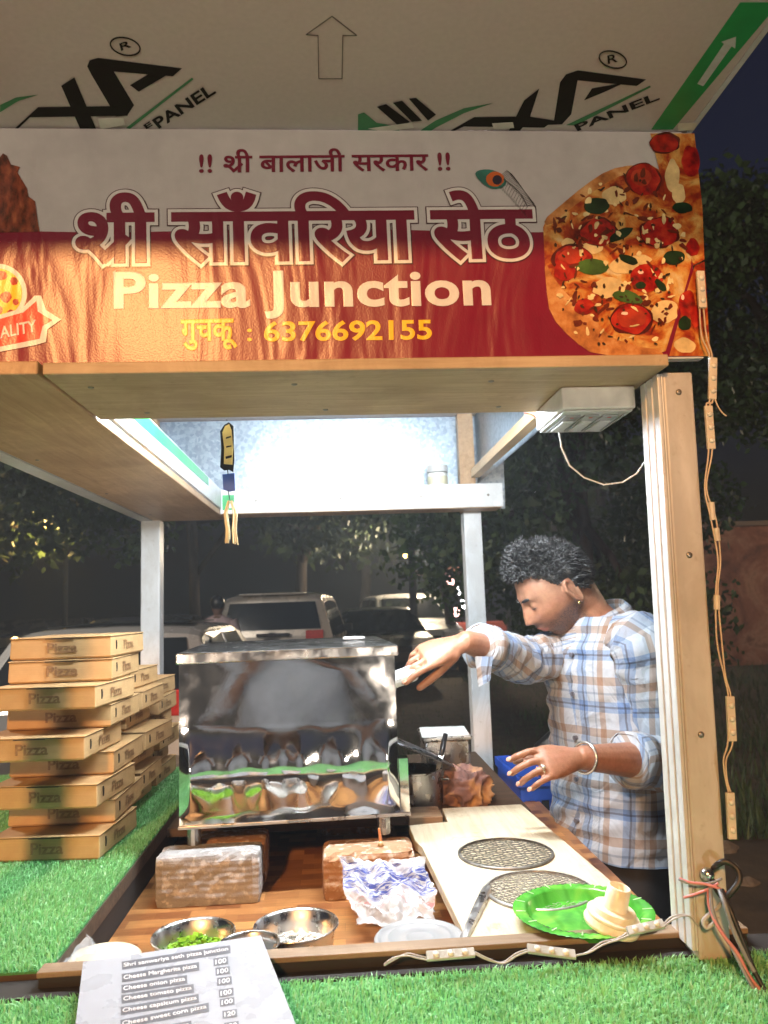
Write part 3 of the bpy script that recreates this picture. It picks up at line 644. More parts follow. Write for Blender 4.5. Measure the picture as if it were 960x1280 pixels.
for a, b in ((.022, .03), (Wd-.028, .03), (.022, Dp-.06), (Wd-.028, Dp-.06)):
    p = MB(); c = O0+ax*a+ay*b; p.tube([V(c.x, c.y, h(-.4285)), V(c.x, c.y, ozb-.007)], .0125, 12); p.build('leg', M_dsteel, oven, smooth=False)

# ---- bricks under it
def brickmat(name, a, c, worn):
    m, t, b = newmat(name); v = coord(t); n = noise(t, v, 16, 8, .65); n2 = noise(t, v, 60, 6, .6); w2 = noise(t, coord(t, (.5, 1, 9)), 9, 2)
    base = mix(t, .5, ramp(t, n, [(.3, a), (.7, c)]), ramp(t, w2, [(.35, (.7, .7, .7)), (.65, (1.1, 1.1, 1.1))]), 'MULTIPLY')
    t.links.new(mix(t, ramp(t, n2, [(.52, (0, 0, 0)), (.62, (.8, .8, .8))]), base, worn), b.inputs['Base Color']); b.inputs['Roughness'].default_value = .9
    wv = N(t, 'ShaderNodeTexWave', Scale=30, Distortion=1.2); wv.bands_direction = 'Z'; t.links.new(v, wv.inputs[0])
    sm = N(t, 'ShaderNodeMath', operation='MULTIPLY_ADD'); t.links.new(wv.outputs['Fac'], sm.inputs[0]); sm.inputs[1].default_value = .10; t.links.new(n, sm.inputs[2]); bump(t, b, sm.outputs[0], .9, .006); return m
M_brk = brickmat('ash_brick', (.24, .235, .23), (.38, .375, .37), (.54, .53, .52, 1)); M_brk2 = brickmat('clay_brick', (.30, .16, .08), (.44, .26, .15), (.58, .50, .42, 1))
def brick(x0, x1, y0, y1, z0, z1, m, label, seed):
    rg = random.Random(seed); p = MB(); nx2, ny2, nz2 = 14, 7, 7
    import itertools
    idx = {}
    def vert(i, j, k):
        if (i, j, k) not in idx:
            fx_, fy_, fz_ = i/nx2, j/ny2, k/nz2
            r = .0009; e = sum(1 for q, nn in ((i, nx2), (j, ny2), (k, nz2)) if q in (0, nn))
            jx, jy, jz = (rg.uniform(-r, r) for _ in range(3)); s_ = .0025*(e-1) + (.004 if e > 1 and rg.random() < .18 else 0)
            x = x0+(x1-x0)*fx_; y = y0+(y1-y0)*fy_; z = z0+(z1-z0)*fz_
            if i == 0: x += s_
            if i == nx2: x -= s_
            if j == 0: y += s_
            if j == ny2: y -= s_
            if k == nz2: z -= s_
            idx[(i, j, k)] = len(p.v); p.v.append(V(x+jx, y+jy, z+(jz if k else 0)*.6))
        return idx[(i, j, k)]
    for i in range(nx2):
        for j in range(ny2):
            p.f.append((vert(i, j, 0), vert(i, j+1, 0), vert(i+1, j+1, 0), vert(i+1, j, 0))); p.f.append((vert(i, j, nz2), vert(i+1, j, nz2), vert(i+1, j+1, nz2), vert(i, j+1, nz2)))
    for i in range(nx2):
        for k in range(nz2):
            p.f.append((vert(i, 0, k), vert(i+1, 0, k), vert(i+1, 0, k+1), vert(i, 0, k+1))); p.f.append((vert(i, ny2, k), vert(i, ny2, k+1), vert(i+1, ny2, k+1), vert(i+1, ny2, k)))
    for j in range(ny2):
        for k in range(nz2):
            p.f.append((vert(0, j, k), vert(0, j, k+1), vert(0, j+1, k+1), vert(0, j+1, k))); p.f.append((vert(nx2, j, k), vert(nx2, j+1, k), vert(nx2, j+1, k+1), vert(nx2, j, k+1)))
    return tag(p.build('brick', m, smooth=False), label, 'brick', 'bricks under the oven')
zf = h(-.5115)
bl = oz(198, 1128, -.512); br_ = oz(325, 1130, -.512)
brick(bl.x, br_.x, 1.425, 1.50, zf, oy(198, 1072, 1.425).z, M_brk, 'whole grey brick lying lengthwise in front of the oven', 1)
brick(-.285, -.145, 1.515, 1.60, zf, h(-.43), M_brk2, 'dark brick under the oven foot, behind the grey brick', 2)
bc = oz(404, 1126, -.512)
brick(bc.x, .126, 1.415, 1.51, zf, oy(404, 1068, 1.42).z, M_brk2, 'pale topped brown brick carrying the oven foot beside the cream board', 3)
brick(-.05, .115, 1.80, 1.88, zf, h(-.43), M_brk2, 'brick at the back under the oven, near the steel pot', 4)
p = MB(); p.box(.135, .205, 1.63, 1.712, h(-.4575), h(-.436)); tag(p.build('wood_block', wood('block_wood', (.16, .09, .05), (.3, .19, .1), 0, .7), bevel=.002), 'dark wooden offcut lying at the back edge of the cream board', 'wood block')
ic = oz(476, 1055, -.43); ic.z = oy(404, 1068, 1.42).z+.0012
cd = thing('incense_stick', 'orange incense stick in a stub holder on the brown brick', 'incense', ic)
p = MB(); p.lathe([(.0001, 0), (.006, 0), (.005, .006), (.003, .008), (.0001, .008)], ic, 12); p.build('holder', plain('holder_brass', (.5, .36, .2), .5), cd, smooth=True)
p = MB(); p.tube([ic+V(0, 0, .0075), ic+V(-.002, 0, .03)], [.003, .0022], 8); p.build('stick', plain('stick_orange', (.62, .24, .10), .6), cd)

# ================================================================== BOWLS AND SMALL THINGS
def bowl(c, R, hh, label, fill=None):
    t = thing('steel_bowl', label, 'bowl', c, 'steel bowls in the tray')
    prof = [(.0001, .0012), (R*.70, .0012), (R*.80, .006), (R*.90, hh*.6), (R*.95, hh-.003), (R*1.0, hh), (R*1.04, hh+.001), (R*1.045, hh-.0015), (R*1.0, hh-.003), (R*.965, hh-.006), (R*.92, hh*.55), (R*.82, .002), (R*.70, .0), (.0001, .0)]
    p = MB(); p.lathe(prof[::-1], c, 48); p.build('bowl_wall', M_steel, t, smooth=True)
    return t
c = oz(242, 1167, -.468); b1 = bowl(V(c.x, c.y, zf), .058, .043, 'steel bowl of chopped green capsicum'); C1 = V(c.x, c.y, zf)
c = oz(370, 1155, -.462); b2 = bowl(V(c.x, c.y, zf), .060, .049, 'steel bowl of white grated cheese'); C2 = V(c.x, c.y, zf)
c = oz(311, 1179, -.456); b3 = bowl(V(c.x, c.y, zf), .041, .055, 'small empty steel bowl half hidden by the menu card'); C3 = V(c.x, c.y, zf)
def heap(name, label, cat, c, R, z0, hgt, n, m, maker, seed):
    rg = random.Random(seed); p = MB()
    for _ in range(n):
        a = rg.random()*2*PI; r = R*math.sqrt(rg.random()); z = z0 + hgt*(1-(r/R)**2)*rg.random()
        maker(p, V(c.x+r*math.cos(a), c.y+r*math.sin(a), c.z+z), rg)
    return tag(p.build(name, m), label, cat, kind='stuff')
def cube_bit(p, q, rg):
    M = Matrix.Rotation(rg.random()*6, 3, 'Z') @ Matrix.Rotation(rg.random()*3, 3, 'X'); p.obox(q, (rg.uniform(.006, .011), rg.uniform(.005, .008), rg.uniform(.002, .003)), mat=M)
def shred(p, q, rg):
    a = rg.random()*6; d = V(math.cos(a), math.sin(a), rg.uniform(-.2, .2))*rg.uniform(.007, .014); p.tube([q-d*.5, q+V(0, 0, .0015), q+d*.5], .0012, 5)
heap('chopped_capsicum', 'heap of chopped green capsicum in the bowl', 'vegetables', C1+V(0, 0, 0), .050, .014, .024, 260, plain('capsicum', (.22, .46, .03), .3, var=.4, scale=120), cube_bit, 3)
heap('grated_cheese', 'heap of white grated cheese in the bowl', 'cheese', C2, .052, .014, .02, 330, plain('cheese_shred', (.80, .78, .72), .5, var=.08), shred, 4)
c = oz(388, 1188, -.5); p = MB(); c = V(c.x, 1.082, zf); p.lathe([(.0001, .0), (.036, .0), (.040, .004), (.042, .0045), (.0001, .0055)], c, 40); tag(p.build('steel_saucer', M_steel, smooth=True), 'flat steel saucer lying behind the rail by the cheese bowl', 'saucer')
# white tub
c = oz(524, 1172, -.446); tub = thing('plastic_tub', 'white plastic tub with a ridged lid beside the cream board', 'tub', V(c.x, c.y, zf)); T = V(c.x, c.y, zf); M_pl = plain('white_plastic', (.29, .30, .31), .35, var=.05)
p = MB(); p.lathe([(.0001, 0), (.05, 0), (.056, .055), (.0001, .056)], T, 40); p.build('tub_wall', M_pl, tub, smooth=False)
p = MB(); p.lathe([(.0585, .054), (.0605, .057), (.061, .064), (.0585, .0675), (.055, .0675), (.053, .0655), (.045, .0655), (.043, .067), (.041, .067), (.039, .0655), (.020, .0655), (.018, .0665), (.016, .0655), (.0001, .0655)], T, 56); p.build('lid', M_pl, tub, smooth=True)
# server with steel handle
a = oz(609, 1102, -.428); c = oz(583, 1160, -.434); dv = (c-a).normalized(); sd = V(-dv.y, dv.x, 0)
srv = thing('pizza_server', 'flat steel server handle lying on the cream board beside the white tub', 'server', V(a.x, a.y, h(-.4425)))
p = MB(); rr = []
for f_, wd, z in ((0, .003, .008), (.012, .0062, .0085), (.05, .0075, .0085), (.5, .0075, .0075), (1.0, .0062, .005), (1.25, .0058, .003)):
    q = a+(c-a)*f_; q.z = h(-.4425)+.0012
    rr.append([q-sd*wd, q-sd*wd*.8+V(0, 0, z), q+V(0, 0, z+.001), q+sd*wd*.8+V(0, 0, z), q+sd*wd])
p.rings(rr); p.build('handle', steel('server_steel', .34, (.60, .59, .57), .1, 9, .01), srv, bevel=.0006)
p = MB(); q = a+(c-a)*.22; p.tube([V(q.x, q.y, h(-.4425)+.0098), V(q.x, q.y, h(-.4425)+.0108)], .0035, 12); p.build('hanging_hole', M_slot, srv)
# pizza screens
def screen(c, R, m, pitch, rw, label, rim):
    t = thing('pizza_screen', label, 'pizza screen', c, 'round wire pizza screens on the cream board')
    p = MB(); p.lathe([(R-.004, .0005), (R, .0), (R+.0005, .003), (R-.0015, .0042), (R-.004, .004)], c, 64); p.rings
    p.build('rim', rim, t, smooth=True)
    p = MB()
    for ang in (math.radians(32), math.radians(-32)):
        d = V(math.cos(ang), math.sin(ang), 0); n = V(-d.y, d.x, 0); k = -int(R/pitch)
        while k*pitch < R:
            o = k*pitch; L = math.sqrt(max(0, (R-.003)**2-o*o)); k += 1
            if L < .004: continue
            m_ = max(2, int(L*2/(pitch*1.3)));
            pts = [c+n*o+d*(-L+2*L*i/m_)+V(0, 0, .0022+(.0007 if (i+k) % 2 else -.0007)) for i in range(m_+1)]
            p.tube(pts, rw, 4, False)
    p.build('wire_mesh', m, t); return t
c = oz(632, 1066, -.44); screen(V(c.x, c.y, h(-.4425)+.0004), .083, M_screen, .0100, .00085, 'dark round wire pizza screen, farther from the green plate', M_screen)
c = oz(674, 1112, -.44); screen(V(c.x, c.y, h(-.4425)+.0004), .082, M_screen2, .0068, .00075, 'pale fine wire pizza screen next to the green plate', M_screen2)
# green paper plate
c = oz(729, 1148, -.436); c.z = h(-.4425)+.001; plate = thing('paper_plate', 'glossy green leaf patterned paper plate with pleated rim', 'plate', c)
n_ = 120; rings_ = []
for r, z, wv in ((.0005, .002, 0), (.068, .002, 0), (.071, .003, .0002), (.076, .016, .0003), (.080, .0185, .0005), (.090, .0195, .0006), (.0945, .0180, .0006)):
    rings_.append([c+V(r*math.cos(2*PI*k/n_), r*math.sin(2*PI*k/n_), z+(wv if k % 2 else -wv)) for k in range(n_)])
p = MB(); p.rings(rings_, cap=False)
m, t, b = newmat('green_plate'); v = coord(t); nn = noise(t, v, 12, 3, .5, 1.5); wv = N(t, 'ShaderNodeTexWave', Scale=9, Distortion=6); t.links.new(v, wv.inputs[0])
t.links.new(mix(t, .5, ramp(t, nn, [(.3, (.035, .22, .025)), (.5, (.08, .36, .04)), (.7, (.20, .46, .06))]), ramp(t, wv.outputs['Fac'], [(0, (.55, .7, .4)), (.2, (1.1, 1.1, 1.1))]), 'MULTIPLY'), b.inputs['Base Color']); b.inputs['Roughness'].default_value = .18; bump(t, b, nn, .4, .004)
p.build('plate_face', m, plate, smooth=True)
p = MB()
for k in range(30):
    a = 2*PI*k/30; d = V(math.cos(a), math.sin(a), 0); q = V(-d.y, d.x, 0)*.0028
    if k % 2: p.prism([c+d*.079-q*.25+V(0, 0, .0195), c+d*.092-q*.4+V(0, 0, .0206), c+d*.092+q*.4+V(0, 0, .0206), c+d*.079+q*.25+V(0, 0, .0195)], (0, 0, .0003))
p.build('rim_print', plain('plate_pale', (.45, .66, .38), .25), plate)
# translucent plastic spout
c2 = oz(764, 1163, -.43); c2.z = h(-.4425)+.018; sp = thing('plastic_spout', 'cream plastic spout cap lying on the green plate', 'plastic cap', c2)
M_sp = plain('cream_plastic', (.76, .68, .50), .35, var=.1, trans=.0); M_sp.node_tree.nodes['Principled BSDF'].inputs['Subsurface Weight'].default_value = .3; M_sp.node_tree.nodes['Principled BSDF'].inputs['Subsurface Radius'].default_value = (.01, .008, .005)
Rm = Matrix.Rotation(math.radians(14), 3, 'Y') @ Matrix.Rotation(math.radians(8), 3, 'X')
p = MB(); p.lathe([(.0001, 0), (.035, 0), (.036, .004), (.033, .012), (.034, .013), (.034, .016), (.029, .017), (.027, .024), (.0001, .0245)], c2, 40, M=Rm); p.build('base_cap', M_sp, sp, smooth=False, bevel=.0006)
p = MB(); p.lathe([(.0155, .0235), (.0145, .052), (.0125, .053), (.0120, .051), (.0118, .03), (.0001, .03)], c2, 28, M=Rm); p.build('neck', M_sp, sp, smooth=True)
# carry bag, crumpled
def crumple(name, cs, nu, nv, amp, seed, m, parent):
    rg = np.random.default_rng(seed); U, Vv = np.meshgrid(np.linspace(0, 1, nu), np.linspace(0, 1, nv)); c00, c10, c01, c11 = (np.array(x) for x in cs)
    P = (c00*(1-U)[..., None]*(1-Vv)[..., None]+c10*U[..., None]*(1-Vv)[..., None]+c01*(1-U)[..., None]*Vv[..., None]+c11*U[..., None]*Vv[..., None])
    Z = np.zeros_like(U)
    for fr in (2, 3, 5, 8, 13, 20):
        for _ in range(3):
            a = rg.uniform(0, 2*PI); ph = rg.uniform(0, 6); Z += np.abs(np.sin((U*math.cos(a)+Vv*math.sin(a))*fr*PI/1.4+ph))/fr**.85
    Z = (Z-Z.min())/(Z.max()-Z.min()); P[..., 2] += Z*amp; P[..., 0] += (rg.normal(0, .0008, U.shape)+.006*np.sin(Vv*9+3*U)); P[..., 1] += .007*np.sin(U*11+2*Vv)
    idx = np.arange(nu*nv).reshape(nv, nu); F = np.stack([idx[:-1, :-1], idx[:-1, 1:], idx[1:, 1:], idx[1:, :-1]], -1).reshape(-1, 4)
    return npmesh(name, P.reshape(-1, 3), F, m, parent, smooth=False, uv=np.stack([U, Vv], -1).reshape(-1, 2))
m, t, b = newmat('bag_film'); tc = N(t, 'ShaderNodeTexCoord'); sep = N(t, 'ShaderNodeSeparateXYZ'); t.links.new(tc.outputs['UV'], sep.inputs[0])
n1 = noise(t, coord(t, (2.5, 26, 1), 'UV'), 3, 3, .6, 1.0); band = ramp(t, sep.outputs['Y'], [(.0, (0, 0, 0)), (.48, (0, 0, 0)), (.53, (1, 1, 1)), (.88, (1, 1, 1)), (.93, (0, 0, 0))]); ink = ramp(t, n1, [(.47, (0, 0, 0)), (.52, (.95, .95, .95))])
c = mix(t, mix(t, 1, ink, band, 'MULTIPLY'), (.52, .53, .54, 1), (.03, .06, .34, 1))
n3 = noise(t, coord(t, (3, 20, 1), 'UV'), 4, 2, .5, .5); band2 = ramp(t, sep.outputs['Y'], [(.26, (0, 0, 0)), (.32, (1, 1, 1)), (.42, (1, 1, 1)), (.48, (0, 0, 0))]); c = mix(t, mix(t, 1, ramp(t, n3, [(.56, (0, 0, 0)), (.6, (.6, .6, .6))]), band2, 'MULTIPLY'), c, (.7, .12, .14, 1))
t.links.new(c, b.inputs['Base Color']); b.inputs['Roughness'].default_value = .22; b.inputs['Transmission Weight'].default_value = .2; b.inputs['Alpha'].default_value = .88
bag = thing('carry_bag', 'crumpled white plastic carry bag with blue printing against the brown brick', 'plastic bag', (.07, 1.25, zf))
P_ = lambda x, y, z: tuple(oz(x, y, z))
crumple('bag_front', (P_(446, 1172, -.505), P_(550, 1168, -.50), P_(424, 1092, -.452), P_(535, 1092, -.448)), 46, 46, .030, 5, m, bag)
crumple('bag_back', (P_(455, 1150, -.50), P_(548, 1150, -.49), P_(418, 1085, -.452), P_(528, 1084, -.446)), 40, 40, .026, 9, m, bag)
# wrapped pizza bases at the corner of the tray
dg_ = oz(102, 1190, -.5); dg_ = V(-.318, 1.115, zf); db = thing('dough_stack', 'stack of pale pizza bases in clear plastic under the turf edge', 'pizza bases', dg_)
M_dough = plain('dough', (.68, .58, .40), .7, var=.12, scale=40, bmp=.002)
for k in range(4):
    q = dg_+V(-.004*k, .003*k, .002+k*.0125); p = MB(); p.lathe([(.0001, 0), (.048, 0), (.052, .004), (.052, .008), (.047, .0115), (.0001, .0118)], q, 36); p.build('base', M_dough, db, smooth=True)
m, t, b = newmat('clear_film'); b.inputs['Base Color'].default_value = (.9, .9, .9, 1); b.inputs['Roughness'].default_value = .12; b.inputs['Alpha'].default_value = .30; nn = noise(t, coord(t), 60, 3); bump(t, b, nn, .5, .004)
crumple('film', ((-.374, 1.056, h(-.458)), (-.245, 1.056, h(-.508)), (-.37, 1.175, h(-.46)), (-.262, 1.17, h(-.508))), 30, 30, .012, 12, m, db)
# menu card
MC = [oz(104, 1203, -.425), oz(326, 1170, -.423), None, oz(90, 1316, -.4395)]; mn_ = (MC[1]-MC[0]).cross(MC[3]-MC[0]); d_ = ray(374, 1292); MC[2] = d_*((MC[0]-V(0, 0, H)).dot(mn_)/d_.dot(mn_))+V(0, 0, H)
menu = thing('menu_card', 'laminated white price list of cheese pizzas lying on the front turf', 'menu card', (MC[0]+MC[2])/2)
p = MB(); p.prism(MC, (0, 0, .0008)); p.build('card', plain('laminate_card', (.36, .385, .43), .28, var=.06, scale=25), menu)
def K(x, y):                                   # survey px -> card plane
    n = (MC[1]-MC[0]).cross(MC[3]-MC[0]).normalized(); d = ray(x, y); o = V(0, 0, H); s_ = (MC[0]-o).dot(n)/d.dot(n); return o+d*s_
def K5(x, y): return K(60+x/2.4, 1000+y/2.4)
M_mg = plain('menu_grey', (.11, .12, .14), .35, var=.05); M_mw = plain('menu_white', (.78, .80, .83), .35, var=.03)
nrm = (MC[1]-MC[0]).cross(MC[3]-MC[0]).normalized(); nrm = nrm if nrm.z > 0 else -nrm
def bar(x0, y0, x1, y1, hh, txt):
    q = [K5(x0, y0), K5(x1, y1), K5(x1+1, y1+hh), K5(x0+1, y0+hh)]
    mb = MB(); mb.prism([a+nrm*.0011 for a in q], nrm*.0001); bo = mb.build('text_bar', M_mg, menu)
    letter(menu, 'lettering', txt, K5(x0+6, y0+hh-4), K5(x1-5, y1+hh-4.5), K5(x0+6, y0+5), M_mw, .012, .0013)
bar(221, 488, 547, 438, 24, 'Shri sanwariya seth pizza junction'); bar(221, 525, 453, 489, 25, 'Cheese Margherita pizza'); bar(220, 558, 417, 528, 25, 'Cheese onion pizza')
bar(220, 589, 437, 555, 25, 'Cheese tomato pizza'); bar(218, 624, 452, 585, 25, 'Cheese capsicum pizza'); bar(217, 663, 482, 611, 26, 'Cheese sweet corn pizza'); bar(216, 703, 430, 665, 26, 'Cheese paneer pizza')
for x, y, s_ in ((496, 478, '100'), (502, 507, '100'), (507, 537, '100'), (512, 572, '100'), (515, 600, '100'), (523, 636, '120'), (528, 672, '120')): bar(x, y, x+44, y-6, 23, s_)

# ================================================================== BACK OF THE COUNTER
M_pot = steel('pot_steel', .25, (.46, .45, .43), .25, 9, .01)
zs = h(-.4575)
c = V(.165, 1.80, zs); pot = thing('steel_pot', 'dull steel pot behind the oven with a slanting lid on it', 'pot', c)
p = MB(); p.lathe([(.0001, 0), (.058, 0), (.060, .004), (.060, .078), (.064, .08), (.064, .083), (.058, .083), (.057, .006), (.0001, .005)], c, 40); p.build('pot_wall', M_pot, pot, smooth=False)
p = MB(); 
for sx in (1,): p.tube([c+V(.059, -.02, .06), c+V(.075, -.02, .06), c+V(.075, .02, .06), c+V(.059, .02, .06)], .003, 6)
p.build('handle', M_pot, pot)
lm = Matrix.Rotation(math.radians(24), 3, 'Y') @ Matrix.Rotation(math.radians(-8), 3, 'X')
p = MB(); p.lathe([(.0001, .012), (.06, .010), (.115, .002), (.118, .0), (.118, -.002), (.06, .007), (.0001, .009)], c+V(-.012, .03, .125), 44, M=lm); tag(p.build('pan_lid', steel('lid_dark_steel', .3, (.26, .26, .27), .3, 9, .01), smooth=True), 'wide dark pan lid leaning on the steel pot beside the oven', 'lid')
c = V(.27, 2.02, zs); sb = thing('steel_box', 'square steel masala box with white paper on top, behind the pot', 'box', c)
p = MB(); p.box(c.x-.06, c.x+.05, c.y-.07, c.y+.07, zs, zs+.115); p.build('box_wall', M_pot, sb, bevel=.004)
p = MB(); p.box(c.x-.066, c.x+.056, c.y-.076, c.y+.076, zs+.1155, zs+.125); p.build('lid', M_pot, sb, bevel=.002)
p = MB(); p.prism([(c.x-.07, c.y-.08, zs+.126), (c.x+.05, c.y-.07, zs+.126), (c.x+.058, c.y+.06, zs+.127), (c.x-.06, c.y+.07, zs+.127)], (0, 0, .0012)); tag(p.build('paper_sheet', plain('white_paper', (.72, .74, .72), .7)), 'white sheet of paper lying on the square steel box', 'paper')
a = oy(552, 942, 1.80); bq = oy(557, 918, 1.83); kn = thing('kitchen_knife', 'knife with a black handle standing beside the pan lid', 'knife', V(a.x, a.y, zs))
p = MB(); p.tube([a-(bq-a)*.1, a+(bq-a)*.3, bq], [.0055, .0065, .006], 8); p.build('handle', plain('black_plastic', (.012, .012, .013), .35), kn, smooth=True)
p = MB(); e = a+(a-bq)*1.2; p.prism([a+V(-.006, 0, 0), a+V(.006, 0, 0), e+V(.003, 0, 0), e+V(-.005, 0, 0)], (0, .001, 0)); p.build('blade', M_steel, kn)
m, t, b = newmat('rag_cloth'); nn = noise(t, coord(t), 14, 4); t.links.new(ramp(t, nn, [(.35, (.10, .06, .06)), (.5, (.22, .12, .10)), (.62, (.50, .30, .14))]), b.inputs['Base Color']); b.inputs['Roughness'].default_value = .95
from mathutils import noise as mnoise
p = MB(); p.ball((0, 0, 0), 1, 44); vv = []
for q in p.v:
    n1 = 1-abs(mnoise.noise(q*1.7+V(3, 1, 2))); n2 = 1-abs(mnoise.noise(q*3.6+V(9, 4, 2))); d = .62+.38*n1*n1+.20*(n2*n2-.5)
    vv.append(V(.285+q.x*.066*d, 1.82+q.y*.07*d, max(zs, zs+.022+q.z*.062*d)))
p.v = vv; tag(p.build('cleaning_rag', m, smooth=True), 'bunched brown cleaning rag beside the steel pot', 'rag')
# blue crate on a stool, outside the counter
M_blue = plain('blue_plastic', (.015, .07, .42), .4, var=.12)
crt = thing('plastic_crate', 'blue slotted plastic crate on a stool behind the cream board', 'crate', (.61, 2.14, h(-.72)))
p = MB(); X0, X1, Y0, Y1, Z0, Z1 = .452, .722, 2.0, 2.28, h(-.715), h(-.455)
p.box(X0+.004, X1-.004, Y0+.004, Y1-.004, Z0, Z0+.006)
for z0, z1 in ((Z0, Z0+.03), (Z0+.09, Z0+.105), (Z0+.145, Z0+.16), (Z1-.055, Z1)):
    p.box(X0, X1, Y0, Y0+.006, z0, z1); p.box(X0, X1, Y1-.006, Y1, z0, z1); p.box(X0, X0+.006, Y0+.0065, Y1-.0065, z0, z1); p.box(X1-.006, X1, Y0+.0065, Y1-.0065, z0, z1)
for k in range(8):
    x = X0+(X1-X0-.012)*k/7; p.box(x, x+.012, Y0+.001, Y0+.005, Z0+.002, Z1-.002); p.box(x, x+.012, Y1-.005, Y1-.001, Z0+.002, Z1-.002)
    y = Y0+.01+(Y1-Y0-.032)*k/7; p.box(X0+.001, X0+.005, y, y+.012, Z0+.002, Z1-.002); p.box(X1-.005, X1-.001, y, y+.012, Z0+.002, Z1-.002)
p.build('slotted_side', M_blue, crt, bevel=.001)
p = MB(); p.box(X0-.006, X1+.006, Y0-.006, Y0-.0005, Z1-.02, Z1+.004); p.box(X0-.006, X1+.006, Y1+.0005, Y1+.006, Z1-.02, Z1+.004); p.box(X0-.006, X0-.0005, Y0, Y1, Z1-.02, Z1+.004); p.box(X1+.0005, X1+.006, Y0, Y1, Z1-.02, Z1+.004); p.build('rim', M_blue, crt, bevel=.001)
st = thing('wooden_stool', 'rough wooden stool carrying the blue crate', 'stool', (.61, 2.14, 0))
p = MB(); p.box(.46, .76, 1.99, 2.29, h(-.75), h(-.7155)); p.build('seat', M_dark, st)
for x in (.47, .72):
    for y in (2.0, 2.25): p = MB(); p.box(x, x+.03, y, y+.03, .0, h(-.751)); p.build('leg', M_dark, st)
rgb = random.Random(4); p = MB(); p.ball((0, 0, 0), 1, 18); vv = []
for q in p.v:
    d = 1+.06*math.sin(q.x*6+q.y*4)+.05*math.sin(q.z*9+q.x*5); sx = .26*(1-.25*max(0, q.z)); vv.append(V(.86+q.x*sx*d, 2.72+q.y*.22*d, max(.0, .62+q.z*.60*d)))
p.v = vv; tag(p.build('black_sack', plain('black_tarp', (.014, .014, .016), .38, var=.3, scale=9, bmp=.02), smooth=True), 'large black sack standing on the ground behind the blue crate', 'sack')
# jar on the rear beam, hanging charm, switch board
c = V(.345, 2.515, h(.3145)); jar = thing('plastic_jar', 'small white plastic jar standing on the rear beam under the roof', 'jar', c)
p = MB(); p.lathe([(.0001, 0), (.031, 0), (.033, .006), (.033, .108), (.029, .112), (.0001, .112)], c, 28); jw = p.build('jar_wall', plain('jar_white', (.72, .73, .70), .3), jar, smooth=False)
p = MB(); p.lathe([(.0333, .072), (.0336, .073), (.0336, .098), (.0333, .099)], c, 28, cap=False); p.build('label', plain('jar_label', (.62, .60, .44), .5), jar, smooth=True)
p = MB(); p.lathe([(.034, .113), (.035, .114), (.035, .134), (.033, .136), (.0001, .136)], c, 28); p.build('lid', M_white, jar, smooth=False)
YC = 1.212
def Cc(x, y): return oy(x/2, 440+y/2, YC)
top = Cc(566, 160); ch = thing('hanging_charm', 'yellow and black hanging charm with a blue tag and thread tassels', 'charm', top)
p = MB(); p.tube([V(top.x, YC, h(.2995)), Cc(568, 172)], .0008, 5); p.tube([Cc(568, 290), Cc(570, 306)], .0008, 5); p.tube([Cc(570, 346), Cc(575, 372)], .0008, 5); p.build('cord', M_black, ch)
p = MB(); p.prism([Cc(*q) for q in [(550,198),(560,182),(572,175),(584,185),(586,270),(583,300),(572,294),(560,296),(550,288),(553,240)]], (0, .003, 0)); p.build('backing', M_black, ch, bevel=.0006)
p = MB(); p.prism([Cc(*q)+V(0, -.0018, 0) for q in [(556,202),(563,186),(573,181),(579,195),(583,240),(581,282),(560,280),(561,240)]], (0, .0015, 0)); cp = p.build('plate', plain('charm_yellow', (.72, .58, .20), .4), ch)
p = MB()
for q in ([(565,214),(578,210),(578,214),(565,218)], [(566,236),(579,234),(579,237),(566,240)], [(564,262),(580,258),(580,264),(565,268)]): p.prism([Cc(*k)+V(0, -.0022, 0) for k in q], (0, .0003, 0))
p.build('groove', M_black, cp)
p = MB(); p.prism([Cc(*q) for q in [(556,306),(586,302),(588,346),(574,349),(558,344)]], (0, .002, 0)); p.build('blue_tag', plain('tag_blue', (.03, .10, .45), .6), ch)
for s_ in (0, 1):
    p = MB(); a = Cc(572+s_*6, 372)
    for k in range(9):
        o_ = V(random.uniform(-.003, .003), random.uniform(-.003, .003), 0); e = Cc(570+s_*18, 478)
        p.tube([a+o_*.4, a.lerp(e, .3)+o_+V((-.004 if s_ == 0 else .004), 0, 0), a.lerp(e, .7)+o_, e+o_*1.3+V(0, 0, random.uniform(-.004, .006))], .0011, 5)
    p.build('tassel', plain('thread', (.62, .54, .34), .8), ch)
sw = thing('switch_board', 'white electric switch board screwed under the front plank beside the corner post', 'switch board', (.32, 1.14, h(.2995)))
q0, q1 = oz(700, 513, .265), oz(808, 515, .265); q2, q3 = oz(806, 540, .265), oz(676, 539, .265)
x0 = .5*(q0.x+q3.x); x1 = min(q1.x, .436); y0 = q0.y; y1 = .5*(q2.y+q3.y)
p = MB(); p.box(x0, x1, y0, y1, h(.267), h(.2995)); p.build('back_box', plain('switch_white', (.72, .70, .67), .35), sw, bevel=.003)
p = MB(); p.box(x0+.004, x1-.004, y0+.004, y1-.004, h(.2635), h(.2665)); p.build('cover_plate', M_white, sw, bevel=.001)
for k in range(3):
    xa = x0+.010+k*.028
    p = MB(); p.box(xa, xa+.023, y0+.02, y1-.02, h(.2605), h(.2632)); s1 = p.build('switch', M_pl, sw, bevel=.001)
    p = MB(); p.box(xa+.003, xa+.020, y0+.045, y1-.035, h(.2575), h(.2602)); p.build('rocker', M_white, s1, bevel=.001)
    p = MB(); p.box(xa+.009, xa+.014, y0+.026, y0+.030, h(.2598), h(.2603)); p.build('indicator', plain('red_dot', (.5, .05, .03), .4), s1)
